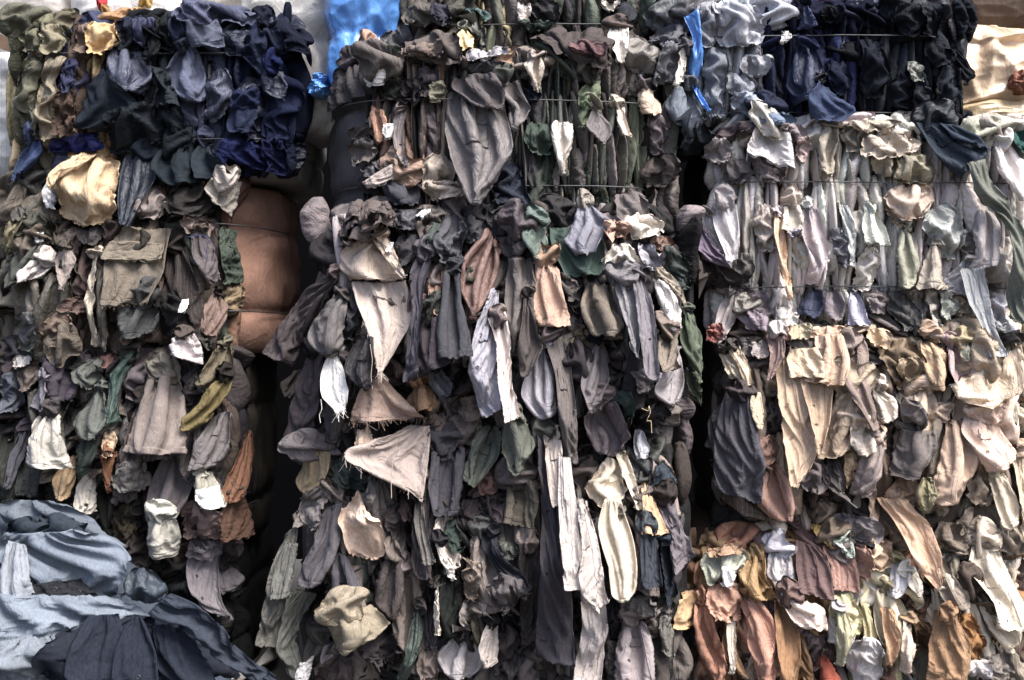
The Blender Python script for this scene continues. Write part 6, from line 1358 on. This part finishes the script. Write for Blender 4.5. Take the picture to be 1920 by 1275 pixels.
sack('tan_plastic_sack', (1786, 26, 1978, 224), 0.36, (222, 190, 146), 'plastic', 'upper tan plastic sack gathered at the neck at the right edge', 'sack', pinch=((70, 0.22),), amp=0.055, seed=8, freq=22, pw=2.2)
sack('tan_plastic_sack', (1798, 172, 2010, 268), 0.32, (196, 168, 116), 'plastic', 'lower tan sack bulging beneath the upper one at the right edge', 'sack', amp=0.02, seed=9)
sack('dark_sack', (1745, -110, 2010, 62), 0.60, (92, 76, 64), 'packed', 'dark brown sack in the shade at the top right corner', 'sack', amp=0.025, seed=10)
sack('striped_cloth', (1902, 126, 1950, 172), 0.30, (176, 112, 84), 'stripe', 'scrap of red and yellow striped cloth on the tan sack', 'cloth', amp=0.02, depth=0.12, seed=12)
for (a, b, w_, h_, c, nm) in ((190, 4, 30, 18, (190, 36, 52), 'embroidered_tuft'), (196, 20, 24, 16, (150, 112, 50), 'embroidered_tuft'), (272, 2, 30, 22, (206, 168, 60), 'embroidered_tuft'), (264, 20, 20, 14, (190, 150, 60), 'embroidered_tuft')):
    me, G = BUND[int(a) % len(BUND)]
    m2 = me.copy(); m2.materials.clear(); m2.materials.append(MAT['wool'])
    x, z = at(a, b, 0.38); o = link(nm, m2, None, white, lin(c)); sc = 4.38 / FPX
    o.location = (x - white.location[0], 0.395 - white.location[1], z - white.location[2]); o.scale = (w_ * sc, 0.5, h_ * sc); o.rotation_euler = (0, a, 0)

# cardboard edge by the wrapped sack
x0, z0 = at(-5, 62, 0.33); x1, z1 = at(46, 98, 0.33)
def slab(name, quad, th, mat, color, label, cat):
    q = np.array(quad, float); b = q.copy(); b[:, 1] += th
    V = np.vstack([q, b]); c = V.mean(0)
    me = bpy.data.meshes.new(name)
    me.from_pydata((V - c).tolist(), [], [(0, 1, 2, 3), (7, 6, 5, 4), (0, 4, 5, 1), (1, 5, 6, 2), (2, 6, 7, 3), (3, 7, 4, 0)]); me.update()
    o = link(name, me, mat, None, color); o.location = c; tag(o, label, cat); return o
slab('cardboard_piece', [(x0, 0.33, z0), (x0, 0.33, z0 - 0.05), (x1, 0.30, z1 - 0.02), (x1, 0.30, z1 + 0.03)], 0.02, MAT['packed'], lin((140, 112, 84)), 'brown cardboard edge at the left beside the navy bale', 'cardboard')

# heap under the blue clothes
hc = np.array([-1.80, -0.28, 0.0]); hr = np.array([1.07, 0.62, 0.72])
nz, na = 60, 120
t = np.linspace(0.0, np.pi / 2, nz); th = np.linspace(0, 2 * np.pi, na, endpoint=False)
jig = 1 + 0.03 * snoise((nz, na), (6, 16)) - 0.02 * np.abs(snoise((nz, na), (14, 40)))
Hp = np.stack([np.cos(t)[:, None] * np.cos(th)[None] * hr[0] * jig, np.cos(t)[:, None] * np.sin(th)[None] * hr[1] * jig, np.broadcast_to(np.sin(t)[:, None] ** 2 * hr[2], (nz, na)) * jig], -1)
heap = link('clothes_heap', mesh_grid('clothes_heap', Hp, np.stack(np.broadcast_arrays(th[None] * 0.6, t[:, None] * 0.7), -1), closed_u=True), MAT['denim'], None, lin((60, 70, 84)))
heap.location = hc; tag(heap, 'heap of blue and black clothes on the floor at the lower left', 'heap', 'clothes heaped at the lower left')

# ------------------------------------------------------------------ run: cores, layers, wires, then the traced cloths from back to front
bale('R0', (1225, -150, 1690, 22), 0.34, [-60], (70, 24, 26), 'bale of red, orange and black cloth showing only its lower edge at the top right',
     [(1200, 1300, [(120, 28, 34), (60, 30, 44), (40, 26, 34)]), (1300, 1560, [(140, 24, 34), (150, 30, 60), (60, 26, 40)]), (1560, 1700, [(220, 80, 40), (190, 36, 34), (150, 24, 30)])])
for b in BALES.values(): b.build_core()
for i, (k, b) in enumerate(BALES.items()): fill(b, 100 + i)
for b in BALES.values(): wires(b)
BALES['RUF'] = RUF
its = assign_layers()
HG = 'clothes heaped at the lower left'
for lay in range(max(i['lay'] for i in its) + 1):
    solve_items([i for i in its if i['lay'] == lay and i.get('group') != HG])
stamp_grid(Hp + hc)      # the heap lies in front: its clothes are laid last
for lay in range(max(i['lay'] for i in its) + 1):
    g_ = [i for i in its if i['lay'] == lay and i.get('group') == HG]
    if g_: solve_items(g_)
for it in its: build_item(it)

# cloth squeezed out above the hanging pieces, so that their gathered tops disappear into the bale
rb = np.random.default_rng(77)
for it in its:
    if it['kind'] == 'd' or it.get('z', 0) >= 2 or it.get('cat') in ('tag', 'placket', 'lapel', 'apron', 'shawl', 'plastic') or it.get('group') == 'clothes heaped at the lower left' or it['name'] in ('ruffle', 'care_tag'): continue
    if rb.random() < 0.18: continue
    q = it['P']; top = q[:max(3, len(q) // 10)].reshape(-1, 3); tc = top.mean(0); tw = np.ptp(top[:, 0]); ln = np.ptp(q[..., 2])
    dd = tc[1] - CAM[1]; px, py = 960 + tc[0] / dd * FPX, 637.5 - (tc[2] - CAM[2]) / dd * FPX
    bl = [b for b in BALES.values() if isinstance(b, Bale) and b.box[0] - 10 <= px <= b.box[2] + 10 and b.box[1] - 10 <= py <= b.box[3] + 10]
    if not bl: continue
    b = bl[0]; w = min(max(0.045, 1.2 * tw * rb.uniform(0.8, 1.15)), 0.12); h = w * rb.uniform(0.75, 1.3)
    me, G = BUND[rb.integers(len(BUND))]; mk = str(rb.choice(['cotton', 'wool', 'cotton', 'satin', 'cotton']))
    m2 = MESHES.get((me.name, mk))
    if m2 is None: m2 = me.copy(); m2.materials.clear(); m2.materials.append(MAT[mk]); MESHES[(me.name, mk)] = m2
    o = bpy.data.objects.new('cloth_bundle', m2); COL.objects.link(o); o.parent = b.root
    o.location = (tc[0] - b.root.location[0], float(np.percentile(top[:, 1], 20)) + 0.018 - b.root.location[1], tc[2] + h * 0.25 - b.root.location[2])
    o.rotation_euler = (rb.normal(0, 0.25), rb.uniform(-1.4, 1.4), rb.normal(0, 0.3)); o.scale = (w, rb.uniform(0.45, 0.75), h)
    o.color = (*(jitter(lin(it['rgb']), rb, 0.15) if rb.random() < 0.35 else jitter(pick(b, px, rb), rb, 0.25)), 1)

# ------------------------------------------------------------------ small details on the garments
def find(lab):
    for it in ITEMS:
        if it.get('label') == lab: return it
    raise KeyError(lab)
def off(it, V): return np.asarray(V) - np.array(it['obj'].location)
for it in ITEMS:      # a raised side seam on trousers, coats, sleeves and shirts
    if it.get('cat') in ('trousers', 'coat', 'shirt', 'jacket', 'sleeve') and it['kind'] != 'd':
        r = np.random.default_rng(it['i']); q = it['P']; j = int(q.shape[1] * r.uniform(0.55, 0.8))
        line = q[1:-1, j].copy(); line[:, 1] -= 0.0008
        o = link('seam', tube_mesh('seam', off(it, line), 0.0016, 5), MAT[it.get('mat', 'cotton')], it['obj'], [v * 0.8 for v in lin(it['rgb'])])
def patch(it, name, r0, r1, c0, c1, k):
    q = it['P']; n, m = q.shape[:2]
    s = q[int(n * r0):max(int(n * r0) + 4, int(n * r1)), int(m * c0):max(int(m * c0) + 4, int(m * c1))].copy(); s[..., 1] -= 0.0035
    g = rim(s, 0.004, 0.004); a_, b_ = g.shape[:2]
    U = np.stack(np.meshgrid(np.arange(b_) * 0.006, 0.1 + np.arange(a_)[::-1] * 0.006), -1)
    link(name, mesh_grid(name, g - np.array(it['obj'].location), U), MAT[it['mat']], it['obj'], [v * k for v in lin(it['rgb'])])
for it in ITEMS:      # turned-up hems, cuff bands and patch pockets
    ct = it.get('cat')
    if it['kind'] == 'd' or ct is None: continue
    r = np.random.default_rng(it['i'] + 5)
    big = np.ptp(it['P'][..., 2]) > 0.13
    if ct in ('trousers', 'sleeve', 'skirt', 'cuff', 'coat') and r.random() < 0.8: patch(it, 'cuff_band' if ct in ('sleeve', 'cuff') else 'hem_band', 0.90, 1.0, 0.0, 1.0, r.uniform(0.86, 1.0))
    if big and ct in ('shirt', 'trousers', 'jacket', 'coat', 'apron', 'garment') and r.random() < 0.6: patch(it, 'pocket', 0.28, 0.28 + r.uniform(.14, .2), 0.3, 0.3 + r.uniform(.28, .4), r.uniform(0.85, 1.0))
def fringe(lab, n, length, side='bottom', seed=1):
    it = find(lab); r = np.random.default_rng(seed); q = it['P']; V, F = [], []
    edge = q[-1] if side == 'bottom' else (q[int(len(q) * .45):, 0] if side == 'left' else q[int(len(q) * .3):, -1])
    ms = []
    for k in range(n):
        p = edge[r.integers(len(edge))] + r.normal(0, 0.002, 3); ln = length * r.uniform(0.4, 1.3)
        t = np.linspace(0, 1, 5)[:, None]; d = np.array([r.normal(0, .5), r.normal(-0.1, .3), -1.0 * r.uniform(.4, 1)]); c = r.normal(0, .3, 3)
        ms.append(p + ln * (t * d + t * t * c))
    vs, fs, base = [], [], 0
    for m in ms:
        for a in range(5):
            for b in range(3):
                an = b * 2.094; vs.append(m[a] + 0.0006 * np.array([math.cos(an), math.sin(an), 0]))
        for a in range(4):
            for b in range(3): fs.append((base + a * 3 + b, base + a * 3 + (b + 1) % 3, base + a * 3 + 3 + (b + 1) % 3, base + a * 3 + 3 + b))
        base += 15
    me = bpy.data.meshes.new('fringe'); me.from_pydata(off(it, np.array(vs)).tolist(), [], fs); me.update()
    o = link('fringe', me, MAT['cotton'], it['obj'], lin(it['rgb'])); o['kind'] = 'stuff'
for a in (('beige triangle of shawl with a frayed tip hanging below the wire', 40, 0.03), ('beige triangle of shawl with a frayed tip hanging below the wire', 50, 0.012, 'left'),
          ('brownish beige band with a fringe below the white cloth', 60, 0.02), ('wide beige torn cloth stretched across above the bottom middle bale', 26, 0.03, 'left'), ('bright white cloth with a frayed edge on the left of the middle stack', 24, 0.025),
          ('pale beige sleeve with a frayed end at the right', 40, 0.02), ('dark green frayed end below the moss green cloth', 24, 0.02), ('white frayed end at the bottom of the lower olive-grey leg', 30, 0.02),
          ('large olive-brown apron with a worn hem on the brown bale', 40, 0.008), ('charcoal curtain-like cloth with a torn edge on the left of the tan bale', 30, 0.012, 'left'), ('mauve-grey flap with a raw edge low in the middle stack', 30, 0.01),
          ('torn grey shirt hanging lowest in front of the black left bale', 30, 0.012), ('white torn cuff end of the olive-grey trousers', 30, 0.012), ('slate-violet scrap with a cut edge hanging above the black flap', 16, 0.006)):
    fringe(*a)
def thread(lab, view, s, rgb):
    it = find(lab); p = pts(view, s); p = resample(p, 24)
    y = float(it['P'][..., 1].min()) - 0.006
    x, z = at(p[:, 0], p[:, 1], y)
    link('loose_thread', tube_mesh('loose_thread', off(it, np.stack([x, np.full(24, y), z], 1)), 0.0011, 5), MAT['cotton'], it['obj'], lin(rgb))
thread('beige triangle of shawl with a frayed tip hanging below the wire', 'V5', '580,720 592,800 585,880 592,945', (190, 172, 156))
thread('wide beige torn cloth stretched across above the bottom middle bale', 'V9', '715,60 690,160 680,270 682,360', (190, 172, 156))
thread('bright white cloth with a frayed edge on the left of the middle stack', 'V5', '330,1000 335,1050 322,1080 328,1120', (225, 222, 216))
thread('dark brown garment edged with a blue cord on the brown bale', 'V4', '955,175 1030,165 1060,190 1050,250 1060,300', (60, 66, 130))
thread('long cream stocking-like bag hanging on the right of the middle stack', 'V10', '735,385 760,370 790,372 818,384', (236, 224, 200))
thread('soft plum cloth sagging low on the right of the middle stack', 'V6', '930,1045 965,1060 968,1030 975,1070 955,1110 978,1110 982,1172', (200, 176, 130))

def on_cloth(it, px, py):
    q = it['P'].reshape(-1, 3); d = q[:, 1] - CAM[1]
    u = 960 + q[:, 0] / d * FPX; v = 637.5 - (q[:, 2] - CAM[2]) / d * FPX
    k = np.argmin((u - px) ** 2 + (v - py) ** 2 + 2e4 * np.clip(q[:, 1] - q[:, 1].min() - 0.1, 0, 1)); return q[k]
def button(lab, view, s, r=0.007):
    it = find(lab); p = pts(view, s)[0]; c = on_cloth(it, *p) + np.array([0, -0.004, 0])
    prof = [(0.0, -0.0015), (0.55 * r, -0.0012), (0.75 * r, -0.003), (r, -0.002), (r, 0.002), (0, 0.002)]
    th = np.linspace(0, 2 * np.pi, 14, endpoint=False)
    Pb = np.stack([np.stack([a * np.cos(th), np.full(14, b), a * np.sin(th)], 1) for a, b in prof])
    link('button', mesh_grid('button', Pb + off(it, c), closed_u=True), MAT['button'], it['obj'])
for it in list(ITEMS):      # buttons down the front of shirts and jackets
    if it.get('cat') in ('shirt', 'jacket', 'coat', 'cuff') and it['kind'] != 'd' and it.get('group') is None:
        q = it['P']; j = int(q.shape[1] * 0.3)
        for f_ in ((0.35, 0.6, 0.85) if it['cat'] != 'cuff' else (0.8,)):
            c_ = q[int(q.shape[0] * f_), j] + np.array([0, -0.003, 0]); th = np.linspace(0, 2 * np.pi, 12, endpoint=False); R_ = 0.0055
            Pb = np.stack([np.stack([a_ * R_ * np.cos(th), np.full(12, b_), a_ * R_ * np.sin(th)], 1) for a_, b_ in ((0, -.001), (.6, -.001), (.8, -.0022), (1, -.0015), (1, .002), (0, .002))])
            link('button', mesh_grid('button', Pb + off(it, c_), closed_u=True), MAT['cotton'], it['obj'], [v * 0.45 for v in lin(it['rgb'])])
button('black button placket lying across the blue heap', 'V8', '400,832')
button('black button placket lying across the blue heap', 'V8', '280,815')
button('large light blue-grey shirt bulging on the blue heap', 'V8', '45,708', 0.009)
button('pointed middle black-navy lapel in front of the blue heap', 'V8', '700,1262')
button('cream cuff hanging above the blue pile', 'V8', '435,392', 0.006)

# printed marks on the pale trouser leg
it = find('pale blue-grey trouser leg with black printed marks')
for k, (gl, px_, py_) in enumerate((('1', 1860, 621), ('D', 1862, 626), ('3', 1862.5, 631.5), ('C', 1863.5, 638), ('C', 1864.5, 643), ('8', 1865, 648))):
    cu = bpy.data.curves.new('printed_mark', 'FONT'); cu.body = gl; cu.size = 0.016; cu.extrude = 0.0004; cu.align_x = 'CENTER'; cu.align_y = 'CENTER'
    tmp = bpy.data.objects.new('printed_mark_text', cu); me = bpy.data.meshes.new_from_object(tmp); me.materials.clear()
    bpy.data.objects.remove(tmp); o = link('printed_mark', me, MAT['ink'])
    c = on_cloth(it, px_, py_); x, z = at(px_, py_, c[1] - 0.004)
    o.parent = it['obj']; o.location = off(it, (x, c[1] - 0.004, z)); o.rotation_euler = (math.radians(90), math.radians(80), 0)
